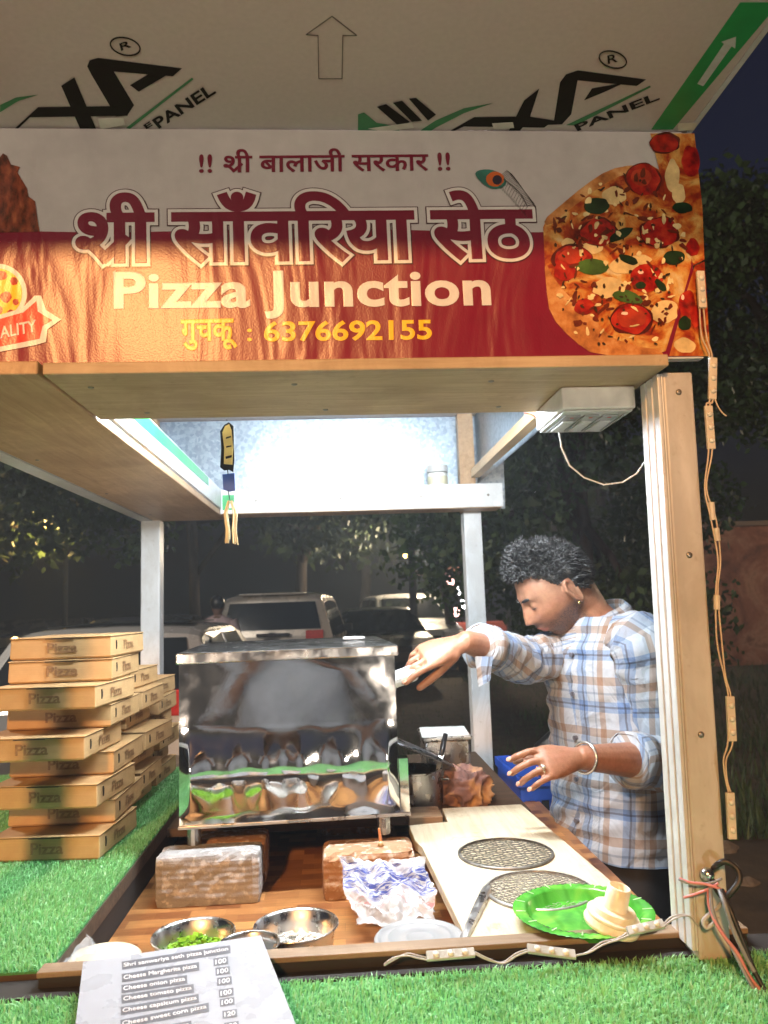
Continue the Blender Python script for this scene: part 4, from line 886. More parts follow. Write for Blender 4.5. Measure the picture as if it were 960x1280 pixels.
p = MB(); p.box(x0+.096, x1-.01, y0+.02, y1-.02, h(.2605), h(.2632)); s1 = p.build('socket', M_pl, sw, bevel=.001)
p = MB()
for dx, dy in ((.013, .05), (.024, .05), (.0185, .07)): p.tube([V(x0+.096+dx-.002, y0+dy-.01, h(.2606)), V(x0+.096+dx-.002, y0+dy-.01, h(.2598))], .0026, 10)
p.build('pin_hole', M_slot, s1)
p = MB(); a = [oy(x, y, 1.13) for x, y in ((699, 541), (702, 560), (712, 582), (730, 597), (755, 606), (778, 603), (796, 592), (808, 574), (812, 560))]; p.tube(a, .0013, 6); tag(p.build('thin_wire', plain('white_wire', (.6, .6, .58), .5)), 'thin white wire sagging below the switch board', 'wire')
p = MB(); a = [oy(x, y, 1.22) for x, y in ((655, 516), (664, 518), (672, 523), (680, 520))]; p.tube(a, .001, 6); p.build('supply_wire', plain('red_wire', (.55, .08, .05), .5), sw)

# ================================================================== LED MODULE STRINGS AND CABLES
M_mod = plain('module_body', (.62, .55, .45), .5); M_lens = plain('module_lens', (.70, .66, .58), .25); M_wire = plain('string_wire', (.60, .47, .34), .5); M_tape = plain('grey_module', (.42, .43, .40), .4); M_gw = plain('grey_wire', (.42, .40, .40), .5)
def spline(pts, n=8):
    out = []
    for i in range(len(pts)-1):
        p0, p1, p2, p3 = pts[max(i-1, 0)], pts[i], pts[i+1], pts[min(i+2, len(pts)-1)]
        for k in range(n):
            t = k/n; out.append(.5*((2*p1)+(p2-p0)*t+(2*p0-5*p1+4*p2-p3)*t*t+(3*p1-p0-3*p2+p3)*t**3))
    return out+[pts[-1]]
ls = thing('module_string', 'string of unlit LED modules hanging down beside the tan corner post', 'LED string', oy(890, 450, .968))
def module(parent, a, b, wd, face, mb_m, ml):
    d = (b-a).normalized(); s_ = d.cross(face).normalized(); n = face.normalized(); p = MB(); q = [a-s_*wd, a+s_*wd, b+s_*wd, b-s_*wd]
    p.prism(q, n*.005); o = p.build('module', mb_m, parent, bevel=.0008); p = MB()
    for f_ in (.2, .5, .8): p.lathe([(.0038, .0), (.0038, .0012), (.0022, .0022), (.0001, .0024)], a.lerp(b, f_)+n*.0052, 10, M=n.to_track_quat('Z', 'Y').to_matrix())
    p.build('lens', ml, o, smooth=True)
fc = V(0, -1, 0)
segs = [((874, 340), (877, 386)), ((890, 448), (889, 500)), ((884, 508), (888, 562)), ((911, 870), (914, 926)), ((911, 990), (914, 1048))]
for a, b in segs: module(ls, oy(*a, .972), oy(*b, .972), .0052, fc, M_mod, M_lens)
for off in (-.0022, .0022):
    w_ = [(877, 386), (880, 420), (889, 448), (889, 500), (885, 508), (888, 562), (882, 610), (892, 650), (899, 700), (896, 740), (899, 800), (906, 845), (912, 872), (913, 926), (906, 950), (908, 975), (912, 990)]
    p = MB(); p.tube(spline([oy(x, y, .969)+V(off*(1+.6*math.sin(y*.05)), 0, 0) for x, y in w_], 6), .0011, 6); p.build('wire', M_wire, ls, smooth=True)
p = MB(); p.tube(spline([oy(*q, .968) for q in ((891, 490), (896, 505), (902, 515), (908, 520))]), .001, 6); p.build('loose_end', M_wire, ls)
p = MB()
for a, b in (((889, 628), (891, 650)), ((895, 660), (897, 676)), ((896, 744), (896, 762))): p.tube([oy(*a, .969), oy(*b, .969)], .004, 8)
p.build('taped_joint', M_mod, ls)
rs = thing('module_string', 'string of unlit LED modules lying along the front rail on the turf', 'LED string', V(.25, 1.0, h(-.45)))
fz = V(0, -.6, .8)
for a, b in (((533, 1197), (593, 1192)), ((659, 1187), (719, 1195)), ((784, 1166), (829, 1156))): module(rs, oy(*a, .99), oy(*b, .99), .0055, fz, M_tape, M_lens)
for off in (0, .006):
    for w_ in (((480, 1207), (492, 1200), (508, 1192), (520, 1194), (533, 1197)), ((593, 1192), (610, 1200), (628, 1203), (645, 1192), (659, 1187)), ((719, 1195), (735, 1190), (752, 1178), (770, 1174), (784, 1166)), ((829, 1156), (840, 1146), (858, 1144), (872, 1155), (886, 1156), (896, 1145))):
        p = MB(); p.tube(spline([oy(x, y-off*500*math.sin(x), .988)+V(0, -off, off*.4) for x, y in w_]), .0011, 6); p.build('wire', M_gw, rs, smooth=True)
cb = thing('cable_bundle', 'tangle of black, red and grey cables tied at the foot of the corner post', 'cables', oy(893, 1100, .96))
def cable(pts, r, m, name='cable'):
    p = MB(); p.tube(spline([oy(x, y, Yv) for x, y, Yv in pts]), r, 7); p.build(name, m, cb, smooth=True)
M_bw = plain('black_cable', (.02, .016, .015), .45); M_rw = plain('pink_wire', (.55, .20, .20), .45); M_gy = plain('grey_cable', (.22, .23, .25), .4)
cable([(892, 1086, .975), (898, 1080, .96), (908, 1077, .955), (921, 1086, .95), (924, 1100, .945), (914, 1115, .945), (905, 1122, .95), (896, 1112, .96), (890, 1100, .97)], .0038, M_bw)
cable([(899, 1112, .955), (906, 1130, .94), (918, 1165, .93), (935, 1200, .92), (943, 1215, .915)], .003, M_gy); cable([(902, 1112, .952), (914, 1140, .935), (928, 1175, .925), (945, 1218, .915), (968, 1258, .90)], .003, M_bw)
cable([(849, 1098, .975), (862, 1103, .968), (880, 1105, .962), (897, 1110, .955), (912, 1118, .95)], .0017, M_rw); cable([(848, 1099, .972), (868, 1106, .966), (890, 1103, .96), (903, 1098, .955)], .0015, M_gy)
cable([(855, 1122, .975), (868, 1118, .968), (884, 1112, .962), (898, 1104, .955)], .0017, M_rw)
cable([(886, 1112, .962), (886, 1130, .955), (893, 1150, .945), (905, 1170, .935), (922, 1192, .925), (938, 1222, .915), (965, 1255, .90)], .0022, M_rw); cable([(888, 1110, .96), (890, 1135, .95), (898, 1158, .942), (915, 1185, .93), (940, 1232, .91), (972, 1275, .89)], .0024, M_gy)
cable([(896, 1150, .95), (884, 1160, .955), (880, 1150, .958), (897, 1135, .955), (905, 1124, .95)], .0025, M_gw)
p = MB(); q = oy(884, 1093, .972); p.ball(q, .0085, 10); p.build('metal_knob', M_steel, cb, smooth=True)
#--SECTION-3-END

# ================================================================== THE COOK
def J(x, y, Y): return oy(x, y, Y)
def remeshed(mb, vox, smooth_it=3):
    me = bpy.data.meshes.new('tmp'); me.from_pydata(mb.v, [], mb.f); me.update(); o = bpy.data.objects.new('tmp', me); COL.objects.link(o)
    md = o.modifiers.new('r', 'REMESH'); md.mode = 'VOXEL'; md.voxel_size = vox; md.use_smooth_shade = True
    md = o.modifiers.new('s', 'SMOOTH'); md.factor = .5; md.iterations = smooth_it
    dg = bpy.context.evaluated_depsgraph_get(); m2 = bpy.data.meshes.new_from_object(o.evaluated_get(dg))
    n = len(m2.vertices); v = np.zeros(n*3, np.float32); m2.vertices.foreach_get('co', v); v = v.reshape(-1, 3).astype(float)
    f = [tuple(p.vertices) for p in m2.polygons]
    bpy.data.objects.remove(o); bpy.data.meshes.remove(me); bpy.data.meshes.remove(m2)
    return v, f
def round_tube(mb, pts, rad, n=12):                 # closed, round-ended limb
    pts = [Vector(p) for p in pts]; rad = list(rad)
    d0 = (pts[0]-pts[1]).normalized(); d1 = (pts[-1]-pts[-2]).normalized()
    P = [pts[0]+d0*rad[0]*.95, pts[0]+d0*rad[0]*.6]+pts+[pts[-1]+d1*rad[-1]*.6, pts[-1]+d1*rad[-1]*.95]
    R_ = [rad[0]*.25, rad[0]*.8]+rad+[rad[-1]*.8, rad[-1]*.25]
    mb.tube(P, R_, n)
def hand(mb, W, d, nrm, ix, curls, fan=.16, thumb=(.6, .6, -.35), sc=1.0):
    d = d.normalized(); nrm = (nrm-d*nrm.dot(d)).normalized(); ix = (ix-d*ix.dot(d)-nrm*ix.dot(nrm)).normalized()
    rings_ = []
    for t, a, b_, o in ((-.03, .024, .020, 0), (0, .026, .019, 0), (.02, .031, .019, .001), (.05, .039, .017, .002), (.075, .041, .014, .001), (.088, .037, .010, 0)):
        c = W+d*t*sc+nrm*o; rings_.append([c+ix*(a*sc*math.cos(q))+nrm*(b_*sc*math.sin(q)) for q in (2*PI*k/16 for k in range(16))])
    mb.rings(rings_); tips = []
    for k, (off, L, r) in enumerate(((.030, .074, .0088), (.010, .082, .0090), (-.011, .076, .0085), (-.030, .060, .0076))):
        fd = (d + ix*fan*(1.2-.8*k)).normalized(); p = W+d*(.078-(.004 if k in (0, 3) else 0))*sc+ix*off*sc; P = [p-fd*.012, p]; R_ = [r*sc, r*1.02*sc]; ang = 0
        for s_, c_ in zip((.45, .30, .25), curls[k]):
            ang += c_; q = fd*math.cos(ang)-nrm*math.sin(ang); p = p+q*L*s_*sc; P.append(p); R_.append(r*sc*(1-.12*len(P)/5))
        PP = []; RR = []
        for a in range(len(P)-1):
            PP += [P[a], P[a].lerp(P[a+1], .5)]; RR += [R_[a], (R_[a]+R_[a+1])/2*.95]
        round_tube(mb, PP+[P[-1]], RR+[R_[-1]*.92]); tips.append((P[1:], fd))
    td = (d*thumb[0]+ix*thumb[1]+nrm*thumb[2]).normalized(); p0 = W+d*.022*sc+ix*.022*sc-nrm*.004; p1 = p0+td*.045*sc; p2 = p1+(td*.8+d*.5-nrm*.1).normalized()*.032*sc; p3 = p2+(td*.5+d*.8-nrm*.2).normalized()*.026*sc
    round_tube(mb, [p0, p0.lerp(p1, .5), p1, p2, p3], [.0145*sc, .0125*sc, .0105*sc, .0098*sc, .008*sc]); return tips
cook = thing('person', 'young man with curly dark hair in a checked shirt wiping the oven', 'person', (.66, 1.80, 0))
nearS, farS = J(802, 806, 1.64), J(726, 812, 1.92)
nearE, nearW = J(834, 952, 1.64), J(729, 947, 1.50)
farE, farW = J(655, 824, 1.76), J(583, 802, 1.60)
neckB = J(752, 782, 1.80)
# head, in its own axes: f forward, s to its left, u up
hf = V(-.98, -.16, 0).normalized(); pt = math.radians(31)
F_ = V(hf.x*math.cos(pt), hf.y*math.cos(pt), -math.sin(pt)); S_ = V(0, 0, 1).cross(hf).normalized(); U_ = F_.cross(S_).normalized()
if U_.z < 0: U_ = -U_
Hc = J(691, 737, 1.79)
HS = .90
def hl(f, s, u): return Hc+(F_*f+S_*s+U_*u)*HS
def gs(x, w): return math.exp(-(x/w)**2)
def headpt(th, ph):
    cx, cy, cz = math.cos(ph)*math.cos(th), math.cos(ph)*math.sin(th), math.sin(ph)
    u = cz*(.118 if cz > 0 else .122); wd = .077; ln = .098
    k = max(0, -cz)
    f = cx*ln; s = cy*wd
    if cz < 0:
        s *= 1-.34*k**1.6
        f = f*(1-.50*k**1.3) if f < 0 else f*(1-.10*k**2)
    # squarer sides
    s *= 1+.06*abs(math.sin(2*th))
    if cx > 0 and abs(th) < 1.7:
        flat = max(0, cx)
        f -= .010*gs(u-.03, .05)*flat**2*gs(s, .05)
        nose = (gs(s, .0125+.007*max(0, min(1, (.02-u)/.06))))*(0 if u > .03 else (.004+.018*max(0, (.025-u)/.062)**1.15 if u > -.037 else .022*max(0, 1-(-.037-u)/.010)))
        f += nose*flat
        f += .006*gs(u-.022, .010)*gs(abs(s)-.026, .022)*flat
        f -= .013*gs(u-.002, .013)*gs(abs(s)-.032, .015)*flat
        f += .005*gs(u+.003, .007)*gs(abs(s)-.032, .011)*flat
        f += .005*gs(u+.028, .018)*gs(abs(s)-.045, .018)*flat
        f += .0075*(gs(u+.062, .0055)+gs(u+.075, .0065))*gs(s, .022)*flat - .003*gs(u+.0685, .0025)*gs(s, .024)*flat
        f -= .005*gs(u+.086, .007)*gs(s, .025)*flat; f += .012*gs(u+.106, .014)*gs(s, .026)*flat
        f += .006*gs(u+.055, .03)*gs(s, .03)*flat
    return f, s, u
nth, nph = 132, 110; rings_ = []
for j in range(nph+1):
    ph = -PI/2+PI*j/nph; ph = max(-PI/2+.012, min(PI/2-.012, ph)); rings_.append([hl(*headpt(2*PI*i/nth-PI, ph)) for i in range(nth)])
body = MB(); body.rings(rings_)
for sg in (1, -1): body.ball(hl(.0715, sg*.031, .001), .0135, 10)
earc = []
for sg in (1, -1):                                   # ears
    for dx, du, r1, r2 in ((0, 0, .016, .030),):
        M = Matrix((F_, S_, U_)).transposed() @ Matrix.Rotation(.25, 3, 'Y') @ Matrix.Rotation(sg*.35, 3, 'Z')
        c = hl(-.012, sg*.0765, -.014); rr = []
        body.tube([c+M@V(.015*math.cos(a)*(1 if math.sin(a) > 0 else .75), sg*.004, .029*math.sin(a)) for a in (2*PI*k/18 for k in range(19))], .0048, 8, True)
        body.ball(c+M@V(0, -sg*.001, -.002), 1, 10, (.012, .006, .026), M); body.ball(c+M@V(.003, sg*.002, -.028), 1, 8, (.007, .005, .009), M)
# neck, chest, arms
round_tube(body, [hl(-.040, 0, -.030), hl(-.045, 0, -.085), J(735, 772, 1.80), neckB+V(.015, 0, -.03), neckB+V(.02, 0, -.10)], [.058, .054, .056, .064, .085], 18)
def torso_ring(px, py, a, b_, n=28, Yc=1.785, sup=.85):
    c = J(px, py, Yc); fw = V(-.90, -.43, 0); sd = V(.43, -.90, 0); out = []
    for k in range(n):
        q = 2*PI*k/n; cc, ss = math.cos(q), math.sin(q)
        out.append(c+fw*a*math.copysign(abs(cc)**sup, cc)+sd*b_*math.copysign(abs(ss)**sup, ss))
    return out
body.rings([torso_ring(755, 792, .06, .09), torso_ring(757, 808, .075, .140), torso_ring(762, 850, .088, .150), torso_ring(768, 940, .09, .14), torso_ring(770, 1040, .092, .14), torso_ring(771, 1110, .092, .14)])
def limb(pts, rad): 
    P = []; R_ = []
    for i in range(len(pts)-1):
        for k in range(6): P.append(pts[i].lerp(pts[i+1], k/6)); R_.append(rad[i]+(rad[i+1]-rad[i])*k/6)
    round_tube(body, P+[pts[-1]], R_+[rad[-1]], 14)
limb([nearS, nearE], [.056, .044]); limb([nearE, nearE.lerp(nearW, .35), nearW], [.040, .038, .0235])
limb([farS, farE], [.056, .044]); limb([farE, farE.lerp(farW, .35), farW], [.040, .037, .0235])
nd = J(650, 958, 1.44)-nearW
tipsN = hand(body, nearW+nd.normalized()*.02, nd, V(-.1, -.80, .60), V(0, .35, .9), ((.22, .42, .3), (.34, .50, .35), (.42, .55, .4), (.38, .50, .4)), .08, (.8, .25, -.6), .88)
fd_ = J(508, 830, 1.57)-farW
tipsF = hand(body, farW+fd_.normalized()*.02, fd_, V(-.10, -.62, .78), V(-.1, -.78, -.62), ((.08, .22, .2), (.16, .34, .28), (.32, .62, .5), (.45, .8, .6)), .04, (.8, .15, -.45), .93)
# legs inside the trousers
for s_ in (-1, 1):
    hp = J(771, 1085, 1.785); b0 = V(hp.x, hp.y, 0)+V(.43, -.90, 0)*(-s_*.085)
    limb([V(b0.x, b0.y, h(-.62)), V(b0.x+.01, b0.y, .50), V(b0.x+.02, b0.y, .09)], [.075, .052, .034]); limb([V(b0.x+.05, b0.y+.02, .05), V(b0.x-.13, b0.y-.06, .035)], [.035, .030])
bv, bf = remeshed(body, .0030, 3)
rel = bv-np.array(Hc); rel = rel/HS; lf_, ls_, lu_ = rel@np.array(F_), rel@np.array(S_), rel@np.array(U_)
beard = np.clip((-.030-lu_)/.022-np.clip((lf_-.02)/.05, 0, 1)*.55, 0, 1)*np.clip((lf_+.030)/.02, 0, 1)*(np.sqrt(lf_**2+ls_**2+lu_**2) < .155)
beard = np.clip(beard*1.3, 0, 1)*(1-np.exp(-((lu_+.068)/.010)**2)*np.exp(-(ls_/.024)**2)*(lf_ > .05))
mous = np.exp(-((lu_+.052)/.007)**2)*np.exp(-(ls_/.03)**2)*(lf_ > .06); lips = np.exp(-((lu_+.068)/.009)**2)*np.exp(-(ls_/.022)**2)*(lf_ > .07)
tone = np.where(lips > .3, 1.6, np.clip(np.maximum(beard*.75, mous), 0, 1))
m, t, b = newmat('skin'); at = N(t, 'ShaderNodeAttribute', attribute_name='tone'); n1 = noise(t, coord(t), 25, 5); n2 = noise(t, coord(t), 420, 3)
n4 = noise(t, coord(t), 130, 4, .7); base = mix(t, .55, ramp(t, n1, [(.3, (.21, .095, .054)), (.5, (.285, .142, .083)), (.72, (.33, .15, .095))]), ramp(t, n4, [(.3, (.68, .62, .60)), (.65, (1.12, 1.1, 1.1))]), 'MULTIPLY')
stub = mix(t, ramp(t, n2, [(.35, (.35, .35, .35)), (.6, (.95, .95, .95))]), base, (.045, .032, .027, 1))
c = mix(t, ramp(t, at.outputs['Fac'], [(0, (0, 0, 0)), (.7, (.95, .95, .95)), (1, (.95, .95, .95))]), base, stub)
lipf = N(t, 'ShaderNodeMath', operation='GREATER_THAN'); t.links.new(at.outputs['Fac'], lipf.inputs[0]); lipf.inputs[1].default_value = 1.2
t.links.new(mix(t, lipf.outputs[0], c, (.30, .11, .08, 1)), b.inputs['Base Color']); b.inputs['Roughness'].default_value = .42
b.inputs['Subsurface Weight'].default_value = .12; b.inputs['Subsurface Radius'].default_value = (.012, .005, .003); bump(t, b, n2, .6, .0009)
bo = MB(); bo.v = [Vector(p) for p in bv]; bo.f = bf; bobj = bo.build('body', m, cook, smooth=True)
a = bobj.data.attributes.new('tone', 'FLOAT', 'POINT'); a.data.foreach_set('value', tone.astype(np.float32))
# eyes (lids lowered), brows
M_hair = plain('hair_black', (.012, .011, .011), .34, var=.3, scale=60, spec=.7)
for s_ in (1, -1):
    p = MB(); p.ball(hl(.0705, s_*.031, -.0035), .0125, 10); p.build('eye', plain('eye_white', (.62, .58, .54), .25), cook, smooth=True)
    p = MB(); p.tube([hl(.0866-.0002*abs(k-4)**2.1, s_*(.031+(k-4)*.0032), -.0055+.0003*abs(k-4)**1.5) for k in range(9)], [.0006, .0011, .0013, .0015, .0015, .0014, .0013, .0011, .0006], 5); p.build('eyelash', M_hair, cook)
    p = MB(); p.tube([hl(.0965-.0016*k-.00045*k*k, s_*(.012+k*.0052), .0215+.0012*k-.00022*k*k) for k in range(8)], [.002, .0034, .004, .004, .0036, .003, .0022, .0010], 6); p.build('eyebrow', M_hair, cook, smooth=True)
p = MB(); p.ball(hl(-.008, .082, -.046), .0035, 8); p.build('earring', plain('gold', (.75, .52, .2), .25, 1), cook, smooth=True)
# hair: short sides, thick curls above
hv = []; cap = []
rings_ = []; keep = []
for j in range(60):
    ph = -PI/2+PI*j/59; ph = max(-PI/2+.02, min(PI/2-.02, ph)); ring = []
    for i in range(96):
        th = 2*PI*i/96-PI; f, s, u = headpt(th, ph)
        line = .072-.0*f if f > .055 else (.072-(.055-f)*1.25 if f > .012 else (.018 if f > -.02 else -.01-(-.02-f)*.75))
        up = (u-line); off = -.006 if up < 0 else .0035+min(.012, up*.22)
        k = 1+off/max(.05, math.sqrt(f*f+s*s+u*u)); ring.append(hl(f*k, s*k, u*k))
    rings_.append(ring)
p = MB(); p.rings(rings_); p.build('hair', M_hair, cook, smooth=True)
rg = random.Random(11); p = MB(); cnt = 0
while cnt < 1900:
    th = rg.uniform(-PI, PI); ph = math.asin(rg.uniform(.05, 1)); f, s, u = headpt(th, ph)
    line = .070 if f > .055 else (.070-(.055-f)*.55 if f > 0 else .030+max(0, -f)*.25)
    if u < line: continue
    cnt += 1; vol = min(1, (u-line)/.03)*.6+.4; nv = (F_*f+S_*s+U_*u).normalized(); base = hl(f, s, u)+nv*.004
    t1 = nv.orthogonal().normalized(); t1 = (Matrix.Rotation(rg.uniform(0, 6.3), 3, nv) @ t1); t2 = nv.cross(t1); R_ = rg.uniform(.003, .0075); turns = rg.uniform(.7, 1.6); Lh = rg.uniform(.016, .032)*vol*(1.3 if f > 0 else .9); lean = F_*rg.uniform(.0, .012)
    pts = []
    for k in range(9):
        q = k/8; an = turns*2*PI*q; pts.append(base+nv*(Lh*q)+lean*q*q+(t1*(math.cos(an)-1)+t2*math.sin(an))*R_*(.4+.6*q))
    p.tube(pts, [.0015, .0017, .0017, .0016, .0015, .0014, .0012, .0010, .0004], 5)
p.build('curls', M_hair, cook, smooth=True)
p = MB(); cnt = 0
while cnt < 1500:
    th = rg.uniform(-PI, PI); ph = math.asin(rg.uniform(-.75, .9)); f, s, u = headpt(th, ph)
    line = .072 if f > .055 else (.072-(.055-f)*1.25 if f > .012 else (.018 if f > -.02 else -.01-(-.02-f)*.75))
    if u < line+.004 or f > .05: continue
    cnt += 1; nv = (F_*f+S_*s+U_*u).normalized(); base = hl(f, s, u)+nv*(.002+min(.012, (u-line)*.22)); dn_ = (-U_*.8-F_*.5+nv*.55+V(rg.uniform(-.5, .5), rg.uniform(-.5, .5), rg.uniform(-.4, .4))).normalized(); Lh = rg.uniform(.006, .011)*(1+max(0, u-line)*9)
    p.tube([base, base+dn_*Lh*.5+nv*.002, base+dn_*Lh], [.0011, .0010, .0004], 4, False)
p.build('short_hair', M_hair, cook, smooth=True)
# checked shirt
m, t, b = newmat('checked_cloth'); tc = N(t, 'ShaderNodeTexCoord'); sp_ = N(t, 'ShaderNodeSeparateXYZ'); t.links.new(tc.outputs['UV'], sp_.inputs[0])
def stripes(axis, per, stops):
    mu = N(t, 'ShaderNodeMath', operation='DIVIDE'); t.links.new(sp_.outputs[axis], mu.inputs[0]); mu.inputs[1].default_value = per
    fr = N(t, 'ShaderNodeMath', operation='FRACT'); t.links.new(mu.outputs[0], fr.inputs[0]); return ramp(t, fr.outputs[0], stops, 'CONSTANT')
Wt, Bl, Nv, Tn, Gy = (.50, .53, .57), (.21, .31, .48), (.05, .075, .14), (.36, .25, .18), (.28, .32, .38)
cv = stripes('X', .098, [(0, Wt), (.16, Bl), (.30, Nv), (.34, Bl), (.42, Wt), (.60, Gy), (.64, Wt), (.72, Tn), (.86, Wt)])
chh = stripes('Y', .110, [(0, Wt), (.18, Tn), (.34, Wt), (.48, Gy), (.52, Wt), (.66, Bl), (.74, Nv), (.78, Bl), (.86, Wt)])
pl = mix(t, .5, cv, chh); pl2 = mix(t, .75, pl, mix(t, 1, cv, chh, 'MULTIPLY')); wv = noise(t, coord(t), 900, 2)
t.links.new(mix(t, .25, pl2, ramp(t, wv, [(.3, (.6, .6, .6)), (.7, (1.1, 1.1, 1.1))]), 'MULTIPLY'), b.inputs['Base Color']); b.inputs['Roughness'].default_value = .85; b.inputs['Sheen Weight'].default_value = .15
fold = noise(t, coord(t, (1, 1, .6)), 16, 3, .5, .8); bump(t, b, fold, .7, .028); M_shirt = m
shv = []; shf = []; suv = []
def cloth_loft(rings, uoff=0, wr=.004, seed=0, vstart=0):
    rgx = random.Random(seed); n = len(rings[0]); base_ = len(shv); vv = vstart; ph_ = [rgx.uniform(0, 6) for _ in range(6)]
    for j, r in enumerate(rings):
        c = sum((Vector(x) for x in r), Vector())/n
        if j: vv += (c-pc).length
        pc = c; uu = uoff
        for i in range(n+1):
            q = Vector(r[i % n]); rad = (q-c)
            if i: uu += (q-Vector(r[(i-1) % n])).length
            d = wr*(math.sin(i*.9+vv*60+ph_[0])*math.sin(vv*85+ph_[1])+.7*math.sin(vv*130+i*.5+ph_[2])+.5*math.sin(i*1.7-vv*40+ph_[3]))
            if i == n: d = d0
            if i == 0: d0 = d
            shv.append(q+rad.normalized()*d); suv.append((uu, vv))
    for j in range(len(rings)-1):
        for i in range(n): k = base_+j*(n+1)+i; shf.append((k, k+1, k+n+2, k+n+1))
def interp_rings(keys, per):
    out = []
    for a, c in zip(keys, keys[1:]):
        for k in range(per): out.append([Vector(x).lerp(Vector(y), k/per) for x, y in zip(a, c)])
    return out+[keys[-1]]
tk = [torso_ring(748, 770, .062, .066, 48), torso_ring(751, 779, .074, .100, 48), torso_ring(754, 790, .084, .138, 48), torso_ring(756, 806, .100, .168, 48), torso_ring(760, 840, .110, .172, 48), torso_ring(765, 890, .114, .164, 48), torso_ring(768, 945, .113, .160, 48), torso_ring(770, 1000, .115, .162, 48), torso_ring(771, 1028, .119, .166, 48), torso_ring(771, 1056, .123, .171, 48)]
cloth_loft(interp_rings(tk, 7), 0, .0042, 1)
def sleeve(pts, rad, seed, cuff):
    P = []; R_ = []; n = len(pts)
    for i in range(n-1):
        for k in range(9): q = k/9; P.append(pts[i].lerp(pts[i+1], q)); R_.append(rad[i]+(rad[i+1]-rad[i])*q)
    P.append(pts[-1]); R_.append(rad[-1])
    mb = MB(); mb.tube(P, R_, 26, False); rr = [mb.v[i*26:(i+1)*26] for i in range(len(P))]
    cloth_loft(rr, .03*seed, .0042, seed)
    d = (pts[-1]-pts[-2]).normalized(); c0 = pts[-1]-d*.002; mb = MB(); r = rad[-1]
    mb.tube([c0, c0-d*.0, c0-d*.02, c0-d*cuff, c0-d*(cuff+.004)], [r-.004, r+.006, r+.008, r+.007, r-.002], 26, False); cloth_loft([mb.v[i*26:(i+1)*26] for i in range(5)], .05, .002, seed+7)
nb = nearE+V(.006, .0, -.004)
sleeve([nearS.lerp(neckB, .35)+V(0, 0, .005), nearS, nearS.lerp(nearE, .5)+V(.008, 0, 0), nb, nearE.lerp(nearW, .22), nearE.lerp(nearW, .50)], [.056, .070, .062, .058, .057, .050], 2, .038)
sleeve([farS.lerp(neckB, .35), farS, farS.lerp(farE, .55)+V(0, 0, -.004), farE+V(0, 0, -.004), farE.lerp(farW, .45), farE.lerp(farW, .80)], [.054, .064, .055, .052, .047, .042], 3, .045)
mb = MB(); mb.v = shv; mb.f = shf; mb.uv = suv; shirt = mb.build('shirt', M_shirt, cook, smooth=True)
# collar, placket, pocket, hanging cuff tab
shv = []; shf = []; suv = []
cc = J(744, 765, 1.80); fw = V(-.90, -.43, 0); sd = V(.43, -.90, 0); kk = []
for hh, rr, dr in ((-.018, .068, 0), (.018, .066, 0), (.030, .067, .006), (.022, .078, .012), (-.004, .090, .020)):
    ring = []
    for i in range(41):
        q = math.radians(28)+math.radians(304)*i/40; fr = math.cos(q); ring.append(cc+fw*(rr*1.05*fr)+sd*(rr*math.sin(q))+V(.012*hh, 0, hh-.028*(fr+1)*.8-(dr if fr > .3 else dr*.4)))
    kk.append(ring)
for j, r in enumerate(kk):
    for i, q in enumerate(r): shv.append(q); suv.append((i*.009, j*.02))
for j in range(4):
    for i in range(40): k = j*41+i; shf.append((k, k+1, k+42, k+41))
mb = MB(); mb.v = shv; mb.f = shf; mb.uv = suv; o = mb.build('collar', M_shirt, shirt, smooth=True); md = o.modifiers.new('thick', 'SOLIDIFY'); md.thickness = .002
M_btn = plain('shirt_button', (.10, .10, .12), .3)
for k, (px, py, a_) in enumerate(((757, 815, .105), (763, 862, .1155), (767, 915, .1175), (769, 965, .1175), (770.5, 1015, .121), (771, 1045, .1245))):
    p = MB(); c = J(px, py, 1.785)+fw*a_; p.tube([c-fw*.004, c+fw*.0035], .0055, 10); p.build('button', M_btn, shirt)
e = farE.lerp(farW, .80); p = MB(); p.v = []; q0 = e+V(.0, -.035, -.03)
mb = MB(); mb.add([q0+V(-.016, 0, .01), q0+V(.022, 0, .008), q0+V(.012, -.006, -.04), q0+V(-.012, -.004, -.052)], [(0, 1, 2, 3)]); mb.uv = [(0, 0), (.04, 0), (.04, .05), (0, .05)]; o = mb.build('cuff_tab', M_shirt, shirt); md = o.modifiers.new('thick', 'SOLIDIFY'); md.thickness = .003
# trousers, shoes
p = MB(); hp = J(771, 1085, 1.785)
p.rings([torso_ring(771, 1030, .104, .150, 24), torso_ring(771, 1062, .108, .154, 24), torso_ring(771, 1095, .113, .160, 24), torso_ring(771, 1130, .122, .172, 24), torso_ring(772, 1160, .10, .165, 24)])
for s_ in (-1, 1):
    b0 = V(hp.x, hp.y, 0)+V(.43, -.90, 0)*(-s_*.085); p.tube([V(b0.x, b0.y, h(-.66)), V(b0.x, b0.y, .72), V(b0.x+.01, b0.y, .48), V(b0.x+.02, b0.y, .25), V(b0.x+.02, b0.y, .07)], [.095, .09, .075, .065, .06], 18)
p.build('trousers', plain('black_denim', (.012, .012, .014), .8, var=.3, scale=200), cook, smooth=True)
for s_ in (-1, 1):
    b0 = V(hp.x, hp.y, 0)+V(.43, -.90, 0)*(-s_*.085); p = MB(); round_tube(p, [V(b0.x+.06, b0.y+.028, .045), V(b0.x, b0.y, .05), V(b0.x-.10, b0.y-.048, .038), V(b0.x-.16, b0.y-.076, .03)], [.040, .046, .042, .032], 14); p.build('shoe', plain('shoe_black', (.02, .018, .016), .5), cook, smooth=True)
M_nail = plain('nail', (.50, .30, .22), .3)
